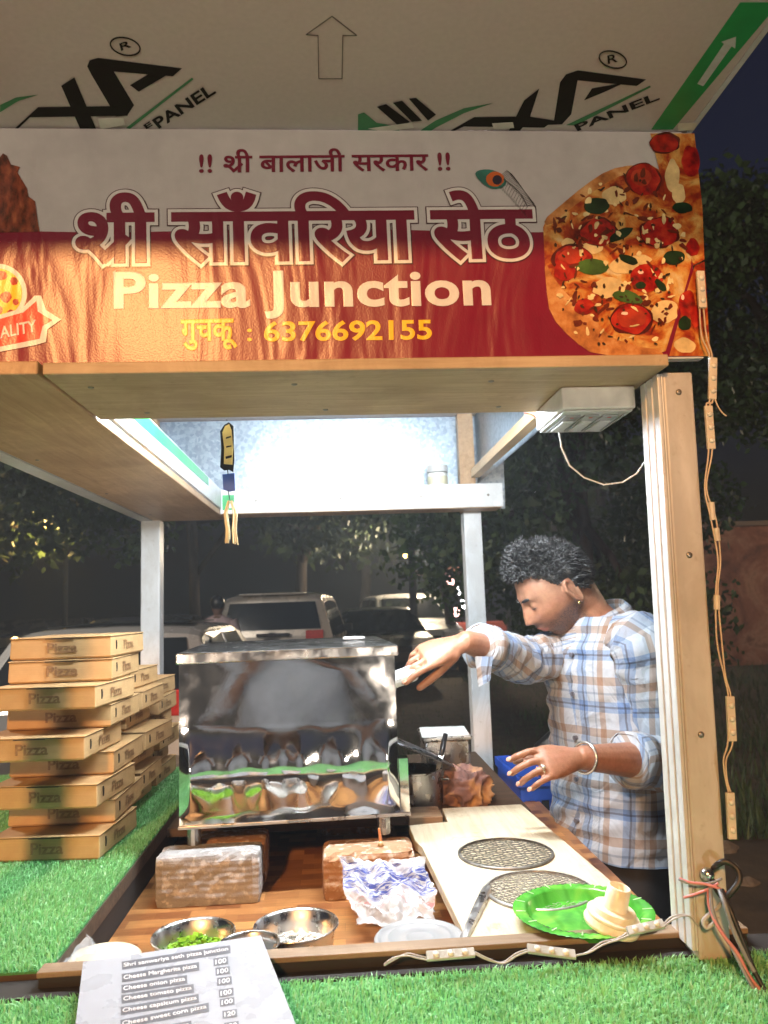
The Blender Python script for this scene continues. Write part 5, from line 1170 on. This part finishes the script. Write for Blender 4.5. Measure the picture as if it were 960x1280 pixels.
for tips, nr in ((tipsN, V(-.1, -.80, .60)), (tipsF, V(-.10, -.62, .78))):
    for P, fd in tips:
        d = (P[-1]-P[-2]).normalized(); d0 = (P[1]-P[0]).normalized(); ax_ = d0.cross(nr).normalized(); u_ = ax_.cross(d).normalized(); M = Matrix((d, ax_, u_)).transposed()
        p = MB(); p.ball(P[-1]+u_*.0062+d*.001, 1, 8, (.0058, .0044, .0014), M); p.build('fingernail', M_nail, bobj, smooth=True)
# bracelet and ring
dW = (nearW-nearE).normalized(); p = MB(); u_ = dW.orthogonal().normalized(); v_ = dW.cross(u_); c = nearW-dW*.004
p.tube([c+(u_*math.cos(a)+v_*math.sin(a))*.0285 for a in (2*PI*k/28 for k in range(29))], .0032, 8, False); p.build('bracelet', plain('silver', (.75, .74, .70), .25, .9), cook, smooth=True)
P, fd = tipsN[2]; c = P[0].lerp(P[1], .45); d = (P[1]-P[0]).normalized(); u_ = d.orthogonal().normalized(); v_ = d.cross(u_)
p = MB(); p.tube([c+(u_*math.cos(a)+v_*math.sin(a))*.0096 for a in (2*PI*k/20 for k in range(21))], .0020, 6, False); p.ball(c+V(-.02, -.80, .6).normalized()*.0105, .0045, 8); p.build('finger_ring', plain('silver', (.75, .74, .70), .25, .9), cook, smooth=True)
# the white wiping pad in his far hand
d = fd_.normalized(); nr_ = V(-.10, -.62, .78); nr_ = (nr_-d*nr_.dot(d)).normalized(); pc_ = farW+d*.150-nr_*.020+V(0, -.012, -.006); a, c = pc_+d*.032, pc_-d*.032; M = Matrix((d, nr_.cross(d), nr_)).transposed()
p = MB(); p.obox((a+c)/2, ((c-a).length, .030, .026), mat=M); tag(p.build('wiping_pad', plain('pad_white', (.78, .78, .76), .8, bmp=.002, scale=90), bevel=.008), 'folded white wiping pad held in the hand beside the oven lid', 'wiping pad')
#--SECTION-4-END

# ================================================================== BEYOND THE STALL
rg = random.Random(21)
def leaf_mat(name, a, c):
    m, t, b = newmat(name); at = N(t, 'ShaderNodeAttribute', attribute_name='tone')
    t.links.new(ramp(t, at.outputs['Fac'], [(0, a), (1, c)]), b.inputs['Base Color']); b.inputs['Roughness'].default_value = .55; return m
M_leaf = leaf_mat('leaf_dark', (.025, .05, .018), (.075, .12, .035)); M_leaf2 = leaf_mat('leaf_mid', (.025, .055, .015), (.065, .115, .032)); M_bark = plain('bark', (.07, .055, .045), .9, var=.4, scale=12, bmp=.02, stretch=(1, 1, .25))
def crown_arrays(clumps, n, size, seed):
    r = np.random.default_rng(seed); C = np.array([c[:3] for c in clumps]); R_ = np.array([c[3] for c in clumps]); wgt = R_**2.2; k = r.choice(len(clumps), n, p=wgt/wgt.sum())
    d = r.normal(size=(n, 3)); d /= np.linalg.norm(d, axis=1)[:, None]; rad = r.uniform(.25, 1.0, n)**.5*(1+.18*np.sin(d[:, 0]*7+k)*np.cos(d[:, 2]*6))
    P = C[k]+d*(rad*R_[k])[:, None]*np.array([1, 1, .8])
    a = r.normal(size=(n, 3)); a[:, 2] -= .5; a /= np.linalg.norm(a, axis=1)[:, None]; b = np.cross(a, r.normal(size=(n, 3))); b /= np.linalg.norm(b, axis=1)[:, None]
    L = size*r.uniform(.6, 1.4, n)[:, None]; Q = np.stack([P, P+a*L*.5+b*L*.3, P+a*L, P+a*L*.5-b*L*.3], 1)
    return Q.reshape(-1, 3), np.arange(n*4).reshape(n, 4), np.repeat(r.uniform(0, 1, n)*.6+.4*r.uniform(0, 1, len(clumps))[k], 4)
def tree(x, y, hgt, tr, clumps, n, size, seed, label, m=M_leaf, lean=0):
    t = thing('tree', label, 'tree', (x, y, 0), 'trees around the stall'); r = random.Random(seed); p = MB()
    top = V(x+lean*hgt, y, hgt*.62); path = [V(x, y, -.1).lerp(top, k/7)+V(r.uniform(-.06, .06), r.uniform(-.06, .06), 0)*(k > 0) for k in range(8)]
    p.tube(path, [tr*(1.35 if k == 0 else 1-.075*k) for k in range(8)], 10)
    for c in clumps[:9]:
        a = path[4+r.randrange(4)]; e = V(x+c[0], y+c[1], c[2]); mid = a.lerp(e, .5)+V(0, 0, .12*(e-a).length); p.tube([a, mid, e], [tr*.45, tr*.28, tr*.08], 7)
    p.build('trunk', M_bark, t, smooth=True)
    vs, fs, at = crown_arrays([(x+c[0], y+c[1], c[2], c[3]) for c in clumps], n, size, seed)
    npmesh('crown', vs, fs, m, t, attr=at); return t
def clumpset(seed, w_, z0, z1, n, r0, r1):
    r = random.Random(seed); return [(r.uniform(-w_, w_), r.uniform(-w_, w_)*.8, r.uniform(z0, z1), r.uniform(r0, r1)) for _ in range(n)]
tree(-5.0, 9.5, 5.5, .17, clumpset(1, 2.2, 2.4, 5.2, 15, .5, 1.1), 14000, .12, 1, 'dark leafy tree at the edge of the lawn behind the pizza boxes', lean=.05)
tree(-3.1, 17, 6.5, .15, clumpset(2, 2.6, 3.2, 6.6, 15, .7, 1.3), 11000, .17, 2, 'dark tree standing behind the pale hatchback')
tree(-.9, 21, 7.5, .2, clumpset(3, 3.2, 3.6, 8, 18, .8, 1.5), 12000, .2, 3, 'broad dark tree behind the beige estate car')
tree(2.9, 17.5, 6.5, .14, clumpset(4, 2.2, 3.4, 6.8, 13, .7, 1.3), 7000, .22, 4, 'slim dark tree with a slanting trunk by the vendor lights', lean=-.16)
tree(2.9, 9.0, 5.5, .16, clumpset(5, 1.55, 1.2, 5.2, 22, .5, 1.0), 24000, .10, 5, 'dense bushy tree behind the young man', M_leaf2)
tree(5.6, 8.0, 6.5, .2, clumpset(6, 1.7, 3.3, 6.4, 20, .5, 1.05), 22000, .095, 6, 'leafy tree beside the stall under the blue sky', M_leaf2)
tree(7.2, 20, 8, .2, clumpset(7, 3, 2.5, 8, 16, .9, 1.6), 8000, .26, 7, 'tall dark tree behind the red brown wall')
tree(-8.5, 15, 7.5, .22, clumpset(8, 3, 2.6, 7.5, 16, .8, 1.5), 8000, .24, 8, 'wide dark tree at the far edge of the lawn')
tree(1.0, 27, 9, .22, clumpset(9, 4, 3.6, 9, 18, 1.0, 1.8), 8000, .32, 9, 'far dark tree beyond the lane')
# wall, lawn
m, t, b = newmat('painted_wall'); v = coord(t); n1 = noise(t, v, .9, 5, .6, 1.5); n2 = noise(t, v, 14, 4)
t.links.new(mix(t, .6, ramp(t, n1, [(.36, (.16, .06, .04)), (.48, (.34, .13, .08)), (.58, (.46, .24, .15)), (.68, (.22, .08, .05))]), ramp(t, n2, [(.3, (.7, .7, .7)), (.7, (1.1, 1.1, 1.1))]), 'MULTIPLY'), b.inputs['Base Color']); b.inputs['Roughness'].default_value = .85
wl = thing('boundary_wall', 'red brown painted boundary wall beyond the grass', 'wall', (12, 16.2, 0))
p = MB(); p.box(7.75, 20, 16, 16.3, 0, 2.95); p.build('wall_face', m, wl); p = MB(); p.box(7.7, 20, 15.93, 16.37, 2.951, 3.05); p.build('coping', plain('coping_stone', (.25, .18, .14), .85), wl)
def lawn(name, label, x0, x1, y0, y1, n, L0, L1, seed):
    r = np.random.default_rng(seed); X = r.uniform(x0, x1, n); Y = y0+(y1-y0)*r.uniform(0, 1, n)**1.7; k = .5+.5*np.sin(X*2.1+np.cos(Y*1.3)*2)
    keep = r.uniform(0, 1, n) < .25+.75*k; X, Y = X[keep], Y[keep]; n = len(X); L = r.uniform(L0, L1, n); a = r.uniform(0, 6.28, n); wd = L*.07; dx, dy = np.cos(a)*r.uniform(.1, .8, n), np.sin(a)*r.uniform(.1, .8, n)
    px, py = -np.sin(a)*wd, np.cos(a)*wd; z = np.full(n, -.03)
    Q = np.stack([np.c_[X-px, Y-py, z], np.c_[X+px, Y+py, z], np.c_[X+dx*L, Y+dy*L, L]], 1)
    o = npmesh(name, Q.reshape(-1, 3), np.arange(n*3).reshape(n, 3), M_leaf2, attr=np.repeat(r.uniform(0, 1, n), 3)); tag(o, label, 'grass', kind='stuff')
lawn('lawn_grass', 'dark rough grass beside the stall', 2.35, 9, 4.9, 16, 30000, .05, .16, 31)
lawn('lawn_grass', 'dark grass of the lawn beyond the pizza boxes', -14, -3.4, 7, 24, 30000, .06, .2, 32)
lawn('lawn_grass', 'thin grass tufts on the bare earth behind the stall', -.2, 3.2, 6, 17, 9000, .03, .10, 33)
rk = random.Random(8)
for k, (x, y, r) in enumerate(((1.98, 4.6, .12), (2.3, 4.75, .09), (1.85, 4.25, .08), (2.15, 4.2, .06))):
    p = MB(); p.ball((0, 0, 0), 1, 10); p.v = [V(x+q.x*r*(1+.2*math.sin(q.y*5+k)), y+q.y*r*.8*(1+.2*math.cos(q.z*4)), q.z*r*.5*(1+.15*math.sin(q.x*6))) for q in p.v]
    tag(p.build('stone', plain('field_stone', (.20, .16, .12), .9, var=.3, bmp=.01)), ['largest brown stone on the earth behind the tan post', 'rounded brown stone at the edge of the rough grass', 'low brown stone nearest the young man', 'smallest brown stone on the bare earth'][k], 'stone')
# ---- parked cars
def carpaint(name, c): 
    if name in MATS: return MATS[name]
    return plain(name, c, .28, .25, var=.05, scale=3, coat=.6)
M_glass = plain('car_glass', (.010, .012, .014), .06, var=.1, spec=.8); M_tyre = plain('tyre', (.015, .015, .015), .85); M_rim = plain('wheel_rim', (.4, .4, .42), .35, .8); M_trim = plain('car_trim', (.02, .02, .022), .5); M_chrome = plain('chrome', (.7, .7, .72), .12, 1)
M_tail = plain('tail_light', (.62, .03, .02), .2, coat=.5); M_head = plain('head_light', (.7, .7, .72), .1, coat=.5); M_plate = plain('number_plate', (.62, .58, .42), .5); M_amber = plain('amber_light', (.75, .32, .10), .25)
def car(name, label, pos, rz, paint, W, belt, top, prof, glass_side, rear_glass, front_glass, wheels, tail=True, extra=None):
    t = thing(name, label, 'car', (0, 0, 0), 'cars parked behind the stall')
    yc = sum(p_[0] for p_ in prof)/len(prof)
    def pt(y, z, s):
        tum = max(0, (z-belt)/(top-belt)); return V(s*(W/2)*(1-.20*tum), y, z)
    rr = []
    for s in (-1, -.97, -.88, -.6, 0, .6, .88, .97, 1):
        ins = 1-max(0, abs(s)-.85)/.15*.018; rr.append([pt(yc+(y-yc)*ins, .72+(z-.72)*(1-max(0, abs(s)-.85)/.15*.035)+(.02*(1-s*s) if z > belt+.2 else 0), s) for y, z in prof])
    p = MB(); p.rings(rr); b = p.build('body', paint, t, smooth=False, bevel=.02)
    def side(poly, nm, mt, off=.006):
        for sg in (-1, 1):
            q = MB(); pts = [pt(y, z, sg)+V(sg*off, 0, 0) for y, z in poly]; q.prism(pts, (-sg*.02, 0, 0)); q.build(nm, mt, t)
    for g_ in glass_side: side(g_, 'side_window', M_glass)
    for (y0, z0, y1, z1, dy, dz), nm in ((rear_glass, 'rear_window'), (front_glass, 'windscreen')):
        if nm == 'windscreen' and front_glass is None: continue
        q = MB(); f0 = .86; pts = [pt(y0, z0, -f0), pt(y0, z0, f0), pt(y1, z1, f0), pt(y1, z1, -f0)]; q.prism([a_+V(0, dy, dz) for a_ in pts], (0, -dy*2.5, -dz*2.5)); q.build(nm, M_glass, t)
    for (y, r) in wheels:
        for sg in (-1, 1):
            c = V(sg*(W/2-.09), y, r); M = Matrix.Rotation(PI/2, 3, 'Y')
            q = MB(); q.lathe([(r*.62, -.10), (r*.92, -.10), (r, -.07), (r, .07), (r*.92, .10), (r*.62, .10)], c, 24, M=M); wo = q.build('wheel', M_tyre, t, smooth=True)
            q = MB(); q.lathe([(.001, sg*.06), (r*.25, sg*.075), (r*.6, sg*.085), (r*.63, sg*.06)], c, 20, M=M); q.build('rim', M_rim, wo, smooth=True)
            q = MB(); q.lathe([(.001, sg*.005), (r*1.12, sg*.005), (r*1.12, sg*.095)], V(sg*(W/2-.09), y, r+.02), 24, M=M); q.build('wheel_arch', M_trim, t)
    if extra: extra(t, pt, W)
    t.location = pos; t.rotation_euler = (0, 0, rz); return t
def suv_extra(t, pt, W):
    for sg in (-1, 1):
        q = MB(); q.box(sg*W*.36-.13, sg*W*.36+.13, -.035, .10, 1.06, 1.20); q.build('tail_light', M_tail, t, bevel=.01)
        q = MB(); q.box(sg*W*.36-.10, sg*W*.36+.10, -.045, -.02, 1.00, 1.058); q.build('amber_light', M_amber, t, bevel=.005)
    q = MB(); q.box(-.22, .28, -.05, -.01, 1.12, 1.17); q.build('chrome_bar', M_chrome, t, bevel=.008); q = MB(); q.box(-.25, .25, -.04, -.01, .78, .90); q.build('number_plate', M_plate, t)
    q = MB(); q.box(-W/2+.05, W/2-.05, -.10, .05, .40, .62); q.build('bumper', M_trim, t, bevel=.03); q = MB(); q.box(-.06, .06, .38, .40, 1.345, 1.385); 
    q = MB(); q.box(-.5, .5, .09, .28, 1.742, 1.765); q.build('roof_spoiler', carpaint('paint_beige', (.66, .60, .52)), t, bevel=.008)
    for sg in (-1, 1): q = MB(); q.box(sg*(W/2-.02)-.0+(0 if sg > 0 else -.16), sg*(W/2-.02)+(.16 if sg > 0 else 0), 2.75, 2.85, 1.08, 1.22); q.build('wing_mirror', M_trim, t, bevel=.03)
suv = [(0, .42), (-.05, .62), (-.04, .95), (.02, 1.12), (.16, 1.66), (.26, 1.73), (.6, 1.765), (2.2, 1.75), (2.55, 1.68), (3.25, 1.12), (4.1, 1.02), (4.4, .88), (4.45, .5), (4.3, .32), (.25, .32)]
sg_ = [[(.30, 1.10), (.36, 1.60), (1.15, 1.64), (1.15, 1.08)], [(1.22, 1.08), (1.22, 1.64), (2.05, 1.63), (2.10, 1.08)], [(2.17, 1.08), (2.12, 1.63), (2.42, 1.60), (2.95, 1.08)]]
car('estate_car', 'beige estate car seen from behind with dark rear window and red tail lights', (-.98, 11.6, 0), -.08, carpaint('paint_beige', (.66, .60, .52)), 1.78, 1.08, 1.76, suv, sg_, (.04, 1.215, .13, 1.62, -.012, .004), (2.62, 1.62, 3.2, 1.16, .01, .012), ((.85, .34), (3.5, .34)), extra=suv_extra)
def hatch_extra(t, pt, W):
    q = MB(); q.box(-.55, .55, .75, 1.75, 1.452, 1.462); q.build('sunroof', M_glass, t, bevel=.004)
    for sg in (-1, 1):
        q = MB(); q.box(sg*W*.40-.10, sg*W*.40+.10, -.03, .12, .85, 1.02); q.build('tail_light', M_tail, t, bevel=.01)
    q = MB(); q.box(-.25, .25, -.075, -.03, .62, .74); q.build('number_plate', M_plate, t)
hat = [(0, .38), (-.06, .6), (-.02, .9), (.05, .98), (.42, 1.38), (.6, 1.42), (1.0, 1.44), (1.9, 1.43), (2.25, 1.37), (3.0, .98), (3.75, .86), (3.95, .7), (3.95, .4), (3.85, .28), (.2, .28)]
hg_ = [[(.58, 1.0), (.75, 1.32), (1.25, 1.36), (1.25, .98)], [(1.32, .98), (1.32, 1.36), (2.0, 1.35), (2.45, 1.0)]]
car('hatchback_car', 'pale hatchback parked close behind the pizza boxes with a dark sunroof', (-1.72, 5.4, 0), -.03, carpaint('paint_silver', (.40, .39, .375)), 1.68, .96, 1.43, hat, hg_, (.07, 1.0, .40, 1.35, -.012, .008), (2.3, 1.34, 2.95, 1.01, .01, .012), ((.7, .3), (3.1, .3)), extra=hatch_extra)
car('hatchback_car', 'dark hatchback parked beyond the pale hatchback', (-2.75, 10.6, 0), .05, carpaint('paint_graphite', (.10, .105, .11)), 1.7, .98, 1.46, [(a, c*1.03) for a, c in hat], hg_, (.07, 1.03, .40, 1.39, -.012, .008), (2.3, 1.38, 2.95, 1.04, .01, .012), ((.7, .3), (3.1, .3)), extra=None)
def door_extra(t, pt, W):
    hx = -W/2; c = V(hx, 1.0, 0); d = V(-.62, -.78, 0); q = MB()
    q.prism([c+V(0, 0, .45), c+d*.95+V(0, 0, .42), c+d*1.0+V(0, 0, .98), c+V(0, 0, 1.0)], (.05, -.03, 0)); dr = q.build('open_door', carpaint('paint_black', (.02, .022, .025)), t, bevel=.015)
    q = MB(); q.tube([c+V(0, 0, 1.0), c+d*.35+V(0, 0, 1.38), c+d*.85+V(0, 0, 1.46), c+d*1.0+V(0, 0, 1.42), c+d*1.0+V(0, 0, .98)], .028, 8); q.build('window_frame', M_chrome, dr)
    for sg in (-1, 1): q = MB(); q.box(sg*.55-.16, sg*.55+.16, -.07, .05, .66, .80); q.build('head_light', M_head, t, bevel=.02)
    q = MB(); q.box(-.35, .35, -.09, 0, .52, .68); q.build('grille', M_trim, t, bevel=.01)
front = [(0, .35), (-.06, .55), (-.02, .78), (.35, .92), (1.05, 1.0), (1.75, 1.42), (2.1, 1.47), (3.0, 1.46), (3.5, 1.36), (3.9, 1.0), (4.1, .92), (4.12, .4), (4.0, .28), (.15, .28)]
fg_ = [[(1.35, 1.0), (1.85, 1.36), (2.35, 1.40), (2.35, .98)], [(2.42, .98), (2.42, 1.40), (3.05, 1.39), (3.45, 1.0)]]
car('saloon_car', 'black saloon car facing the stall with its front door open', (.92, 13.8, 0), .06, carpaint('paint_black', (.02, .022, .025)), 1.74, .98, 1.47, front, fg_, (1.12, 1.03, 1.72, 1.40, -.012, .012), (3.55, 1.33, 3.88, 1.03, .012, .01), ((.8, .31), (3.3, .31)), extra=door_extra)
def van_extra(t, pt, W):
    for sg in (-1, 1): q = MB(); q.box(sg*.58-.17, sg*.58+.17, -.08, .05, .72, .92); q.build('head_light', M_head, t, bevel=.03)
    q = MB(); q.box(-.36, .36, -.10, 0, .62, .82); q.build('grille', M_trim, t, bevel=.01); q = MB(); q.box(-.25, .25, -.12, -.09, .48, .58); q.build('number_plate', M_plate, t)
van = [(0, .35), (-.08, .6), (-.02, .95), (.55, 1.08), (.9, 1.14), (1.7, 1.68), (2.1, 1.76), (3.8, 1.75), (4.25, 1.6), (4.4, 1.0), (4.42, .42), (4.3, .3), (.15, .3)]
car('people_carrier', 'white people carrier facing the stall beyond the black saloon', (1.9, 17.0, 0), .12, carpaint('paint_white', (.72, .72, .72)), 1.8, 1.1, 1.76, van, [[(1.3, 1.14), (1.8, 1.62), (2.5, 1.66), (2.5, 1.12)], [(2.58, 1.12), (2.58, 1.66), (3.7, 1.65), (4.0, 1.14)]], (.98, 1.18, 1.66, 1.66, -.012, .014), (4.28, 1.55, 4.38, 1.1, .012, .004), ((.9, .33), (3.5, .33)), extra=van_extra)
# ---- a walker, street lamps, far lights
def figure(wx, wy, label, shirt_m, trouser_m, arms_up=False):
    wk = thing('person', label, 'person', (wx, wy, 0)); mb = MB()
    for sg in (-1, 1):
        round_tube(mb, [V(wx+sg*.10, wy, .08), V(wx+sg*.10, wy, .48), V(wx+sg*.09, wy, .88)], [.05, .065, .085], 10)
        round_tube(mb, [V(wx+sg*.19, wy, 1.36), V(wx+sg*.30, wy+.06, 1.14), V(wx+sg*.09, wy+.22, 1.40)] if arms_up else [V(wx+sg*.19, wy, 1.36), V(wx+sg*.25, wy+.02, 1.08), V(wx+sg*.22, wy-.1, .86)], [.055, .045, .035], 10)
    round_tube(mb, [V(wx, wy, .92), V(wx, wy, 1.15), V(wx, wy, 1.36)], [.15, .15, .14], 12); round_tube(mb, [V(wx, wy, 1.4), V(wx, wy, 1.52)], [.05, .05], 10); mb.ball((wx, wy, 1.60), .105, 10, (.85, 1, 1.15)); mb.ball((wx, wy+.10, 1.585), .02, 6)
    wv_, wf_ = remeshed(mb, .016, 2); mb = MB(); mb.v = [Vector(q) for q in wv_]; mb.f = wf_; mb.build('body', plain('walker_skin', (.22, .12, .08), .6), wk, smooth=True)
    mb = MB(); mb.rings([[V(wx+a*math.cos(q), wy+b_*math.sin(q), z) for q in (2*PI*k/20 for k in range(20))] for z, a, b_ in ((.84, .20, .17), (1.1, .20, .165), (1.3, .225, .16), (1.42, .19, .13), (1.47, .07, .07))], cap=False)
    for sg in (-1, 1): mb.tube([V(wx+sg*.17, wy, 1.40), V(wx+sg*.25, wy+.03, 1.25), V(wx+sg*.30, wy+.06, 1.14)] if arms_up else [V(wx+sg*.17, wy, 1.40), V(wx+sg*.235, wy+.01, 1.22), V(wx+sg*.262, wy+.02, 1.08)], [.08, .068, .062], 12, False)
    mb.build('shirt', shirt_m, wk, smooth=True)
    mb = MB(); mb.ball((wx, wy-.012, 1.63), .112, 10, (.86, 1, 1.0)); mb.build('hair', M_hair, wk, smooth=True)
    mb = MB()
    for sg in (-1, 1): mb.tube([V(wx+sg*.09, wy, .92), V(wx+sg*.10, wy, .5), V(wx+sg*.10, wy, .06)], [.11, .085, .075], 12)
    mb.build('trousers', trouser_m, wk, smooth=True); return wk
figure(-1.55, 10.2, 'person in a pale pink shirt walking between the parked cars', plain('pink_cloth', (.60, .45, .46), .8), plain('grey_trousers', (.06, .06, .07), .8))
figure(-.05, -.42, 'photographer in a grey shirt mirrored in the front of the oven', plain('grey_cloth', (.30, .31, .33), .85), plain('grey_trousers', (.06, .06, .07), .8), True)
def glow(name, c, e):
    m, t, b = newmat(name); b.inputs['Emission Color'].default_value = (*c, 1); b.inputs['Emission Strength'].default_value = e; b.inputs['Base Color'].default_value = (*c, 1); return m
G_y, G_w, G_r, G_p = glow('glow_yellow', (1, .62, .2), 14), glow('glow_white', (.95, .96, 1), 10), glow('glow_red', (1, .08, .04), 7), glow('glow_pink', (1, .55, .5), 6)
def street_lamp(px, py, Y, label, watts, col, g_):
    c = J(px, py, Y); t = thing('street_lamp', label, 'street lamp', (c.x, c.y, 0)); p = MB(); p.tube([V(c.x+.35, c.y, 0), V(c.x+.35, c.y, c.z+.1), V(c.x+.25, c.y, c.z+.22), V(c.x, c.y, c.z+.2)], [.06, .045, .04, .035], 10); p.build('pole', plain('lamp_pole', (.12, .12, .12), .5, .5), t, smooth=True)
    p = MB(); p.lathe([(.02, .22), (.10, .17), (.17, .09), (.165, .085), (.02, .16)], c, 20); p.build('lamp_shade', M_trim, t, smooth=True); p = MB(); p.ball(c+V(0, 0, .05), .085, 10); p.build('bulb', g_, t, smooth=True)
    if watts: lamp('street_lamp_light', 'POINT', c+V(0, -.05, -.12), None, watts, col, .1)
street_lamp(533, 672, 19.5, 'yellow street lamp glowing among the trees over the cars', 420, (1, .80, .55), G_y)
street_lamp(507, 696, 29, 'small dim street lamp far behind the cars', 0, None, G_y)
street_lamp(60, 658, 15.5, 'yellow street lamp hidden among the leaves behind the pizza boxes', 160, (1, .66, .22), G_y)
c6 = V(13.5, 9.5, H+3.2); t6 = thing('street_lamp', 'unseen lamp added beyond the grass to light the red brown wall', 'street lamp', (13.5, 9.5, 0)); p = MB(); p.tube([V(13.5, 9.5, 0), V(13.5, 9.5, H+3.3)], [.06, .04], 10); p.build('pole', M_trim, t6, smooth=True); p = MB(); p.ball(c6+V(0, 0, .15), .1, 10); p.build('bulb', G_y, t6, smooth=True)  # out-of-view lamp, added with its light to lift the dim wall
lamp('street_lamp_light', 'POINT', c6-V(.2, 0, .1), None, 520, (1, .75, .5), .1)
c6 = V(-3.9, 4.4, H+2.5); t6 = thing('street_lamp', 'unseen lamp added at the near edge of the lawn to light the parked cars', 'street lamp', (-3.9, 4.4, 0)); p = MB(); p.tube([V(-3.9, 4.4, 0), V(-7.5, 6.5, H+3.1)], [.06, .04], 10); p.build('pole', M_trim, t6, smooth=True); p = MB(); p.ball(c6+V(0, 0, .15), .1, 10); p.build('bulb', G_w, t6, smooth=True)  # out-of-view lamp, added with its light to brighten the backs of the cars
lamp('street_lamp_light', 'POINT', c6-V(0, 0, .1), None, 400, (1, .90, .78), .1)
street_lamp(668, 618, 14.5, 'white street lamp glimpsed through the bushy tree', 0, None, G_w)
# far vendor stall with its lamps, and far vehicles
vs_ = J(572, 745, 22); vn = thing('vendor_cart', 'far vendor cart hung with pink and white lamps', 'vendor cart', (vs_.x, 22, 0)); vx = vs_.x
p = MB(); p.box(vx-.9, vx+1.3, 21.6, 22.6, .55, .95); p.build('counter', plain('cart_red', (.35, .07, .05), .6), vn, bevel=.02)
p = MB(); p.box(vx-1.1, vx+1.5, 21.4, 22.8, 2.35, 2.5); p.build('canopy', plain('cart_canopy', (.45, .2, .16), .7), vn, bevel=.03)
for x in (-.95, 1.3): p = MB(); p.box(vx+x, vx+x+.06, 21.5, 21.56, .0, 2.349); p.build('post', M_trim, vn)
for k, (x, z, g_) in enumerate(((-.3, 2.1, G_p), (0, 1.85, G_w), (.12, 1.5, G_w), (-.15, 1.25, G_p), (.25, 2.15, G_w))): p = MB(); p.ball((vx+x, 21.45, z), .10 if k % 2 else .13, 8, (1, .6, 1.3)); p.build('lamp', g_, vn, smooth=True)
for sg in (-.6, .7): p = MB(); p.lathe([(.001, -.03), (.26, -.03), (.28, 0), (.26, .03), (.001, .03)], V(vx+sg, 21.7, .28), 20, M=Matrix.Rotation(PI/2, 3, 'X')); p.build('wheel', M_tyre, vn)
def far_car(px, py, Y, label, g_, sep):
    c = J(px, py, Y); t = thing('far_car', label, 'car', (c.x, Y, 0)); p = MB(); p.rings([[V(c.x+sx*.85*wd, Y+.1+yy, z) for yy, z in ((0, .4), (-.05, .8), (.5, .95), (1.1, 1.4), (2.6, 1.4), (3.2, .9), (3.3, .4))] for sx, wd in ((-1, 1), (-.8, 1), (.8, 1), (1, 1))]); p.build('body', carpaint('paint_graphite', (.10, .105, .11)), t, bevel=.06)
    for sg in (-1, 1): p = MB(); p.ball((c.x+sg*sep, Y-.04, .72), .11, 8, (1, .5, .8)); p.build('car_light', g_, t, smooth=True)
    for sg in (-1, 1):
        for yy in (.7, 2.7): p = MB(); p.lathe([(.001, -.09), (.29, -.09), (.3, 0), (.29, .09), (.001, .09)], V(c.x+sg*.74, Y+yy, .3), 18, M=Matrix.Rotation(PI/2, 3, 'Y')); p.build('wheel', M_tyre, t)
far_car(56, 775, 27, 'far car with yellow headlights lit beyond the lawn', G_y, .6)
far_car(2, 776, 29, 'far car with lit headlights at the edge of the lawn', G_y, .5)
far_car(303, 772, 30, 'far car with red tail lights behind the walker', G_r, .55)
far_car(541, 768, 30, 'far car with red tail lights near the vendor cart', G_r, .6)
bo_ = J(517, 760, 15.5); p = MB(); p.tube([V(bo_.x, 15.5, 0), V(bo_.x, 15.5, 5.6)], [.085, .06], 12); tag(p.build('utility_pole', plain('pole_dark', (.06, .06, .065), .7), smooth=True), 'dark utility pole standing between the white carrier and the far trees', 'pole')

# ================================================================== NIGHT AIR
p = MB(); p.box(-30, 34, -9, 42, -1.0, 12.5); m = bpy.data.materials.new('night_air'); m.use_nodes = True; t = m.node_tree; t.nodes.clear()
pv = t.nodes.new('ShaderNodeVolumePrincipled'); pv.inputs['Color'].default_value = (.72, .82, .92, 1); pv.inputs['Density'].default_value = .0085; pv.inputs['Anisotropy'].default_value = .3
o_ = t.nodes.new('ShaderNodeOutputMaterial'); t.links.new(pv.outputs[0], o_.inputs['Volume']); tag(p.build('haze', m), 'thin bluish smoky night air over the car park', None, kind='stuff')
